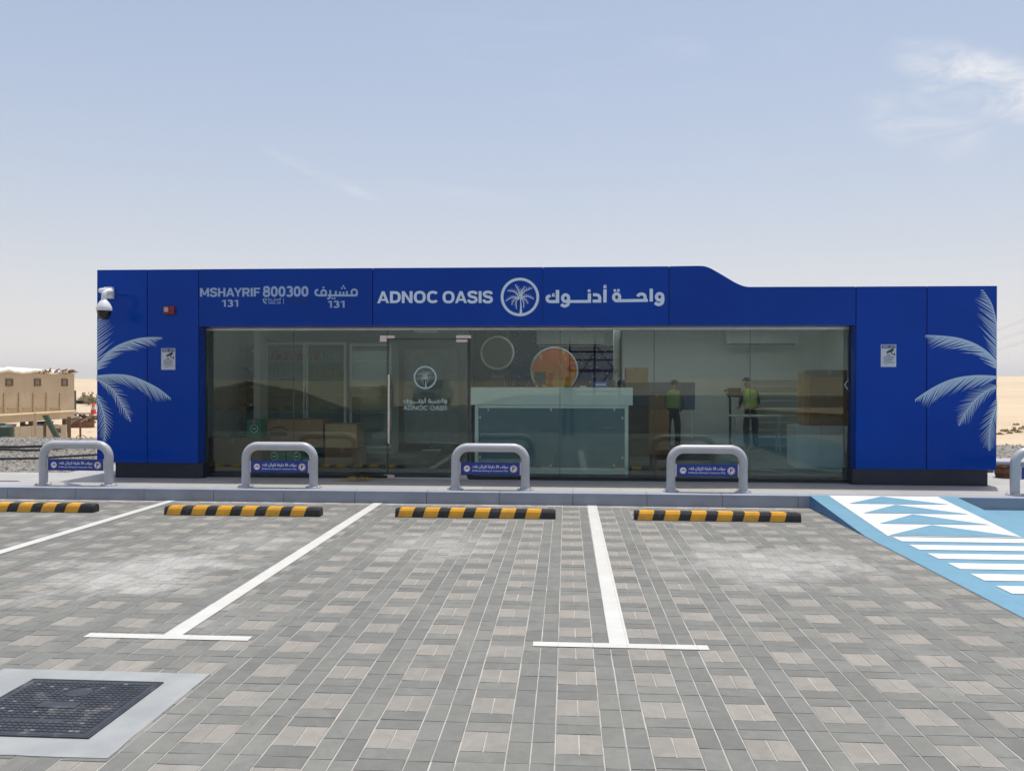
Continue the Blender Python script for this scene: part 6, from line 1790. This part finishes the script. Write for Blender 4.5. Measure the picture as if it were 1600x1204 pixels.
# scaffold tower
sc = thing('scaffold_tower', (1.9, -27, 0), 'dark scaffold tower with a plank deck, mirrored above the counter', 'scaffold')
M_sc = mat('dark scaffold tube', rgb(44, 44, 46), .6, .3)
m = MB()
for x in (.2, 1.7, 3.2):
    for y in (-27.6, -26.4): m.tube([(x, y, -.02), (x, y, 4.2)], .05, 6)
m.build('standard', M_sc, sc)
m = MB()
for z in (1.0, 2.2, 2.9, 3.4):
    for y in (-27.6, -26.4): m.tube([(.2, y, z), (3.2, y, z)], .04, 6)
m.tube([(.2, -26.4, 1), (1.7, -26.4, 3.4)], .035, 6); m.tube([(1.7, -26.4, 3.9), (4.4, -26.4, -.0)], .04, 6); m.tube([(1.7, -26.4, 1), (3.2, -26.4, 2.9)], .035, 6)
m.build('ledger', M_sc, sc)
m = MB(); m.box(.1, 3.3, -27.6, -26.4, 2.24, 2.34); m.build('deck', M_brn, sc)
# board fence
fe = thing('board_fence', (-11.2, -23, 0), 'short fence of upright brown boards beyond the forecourt, mirrored beside the door handle', 'fence')
m = MB(); rr = random.Random(6)
for k in range(10): x = -12.4 + k * .26; m.box(x, x + .23, -23.3, -23.26, -.1, 1.1 + rr.uniform(-.08, .08) + .03 * k)
m.build('fence_boards', mat('tan fence boards', rgb(150, 122, 88), .8, var=.25), fe)
m = MB()
for z in (.4, 1.2): m.box(-12.4, -9.9, -23.37, -23.303, z, z + .08)
m.build('fence_rail', M_brn, fe)

# soil heap beyond the forecourt
m = MB(); rr = random.Random(12); nu, nv = 34, 12; vs = []
for j in range(nv + 1):
    for i in range(nu + 1):
        u, v_ = i / nu, j / nv
        h = math.sin(math.pi * u) ** .8 * math.sin(math.pi * v_) ** .8
        vs.append((-25 + 11 * u, -24 - 5 * v_, h * (1.25 + .7 * mn.noise(Vector((u * 7, v_ * 5, 2)))) - .02 + .12 * h * rr.random()))
m.add(vs, [(j * (nu + 1) + i, j * (nu + 1) + i + 1, (j + 1) * (nu + 1) + i + 1, (j + 1) * (nu + 1) + i) for j in range(nv) for i in range(nu)])
tag(m.build('soil_heap', mat('dark dug soil', rgb(96, 80, 62), .95, var=.3, scale=2, bump=.5, bscale=6), None, None, loc=(-19.5, -26, 0)), 'dark heap of dug soil beyond the forecourt, mirrored above the wide carton', 'soil heap')

# ---------------------------------------------------------------- desert haze
if HAZE:
    hz = bpy.data.materials.new('haze'); hz.use_nodes = True
    hz.node_tree.nodes.remove(hz.node_tree.nodes['Principled BSDF'])
    vn = hz.node_tree.nodes.new('ShaderNodeVolumePrincipled')
    vn.inputs['Color'].default_value = (0.93, 0.92, 0.90, 1); vn.inputs['Density'].default_value = HAZE; vn.inputs['Anisotropy'].default_value = 0.3
    hz.node_tree.links.new(vn.outputs[0], hz.node_tree.nodes['Material Output'].inputs['Volume'])
    m = MB(); m.box(-2700, 2700, -2700, 2700, -12, 40)
    o = m.build('haze', hz); o['kind'] = 'stuff'
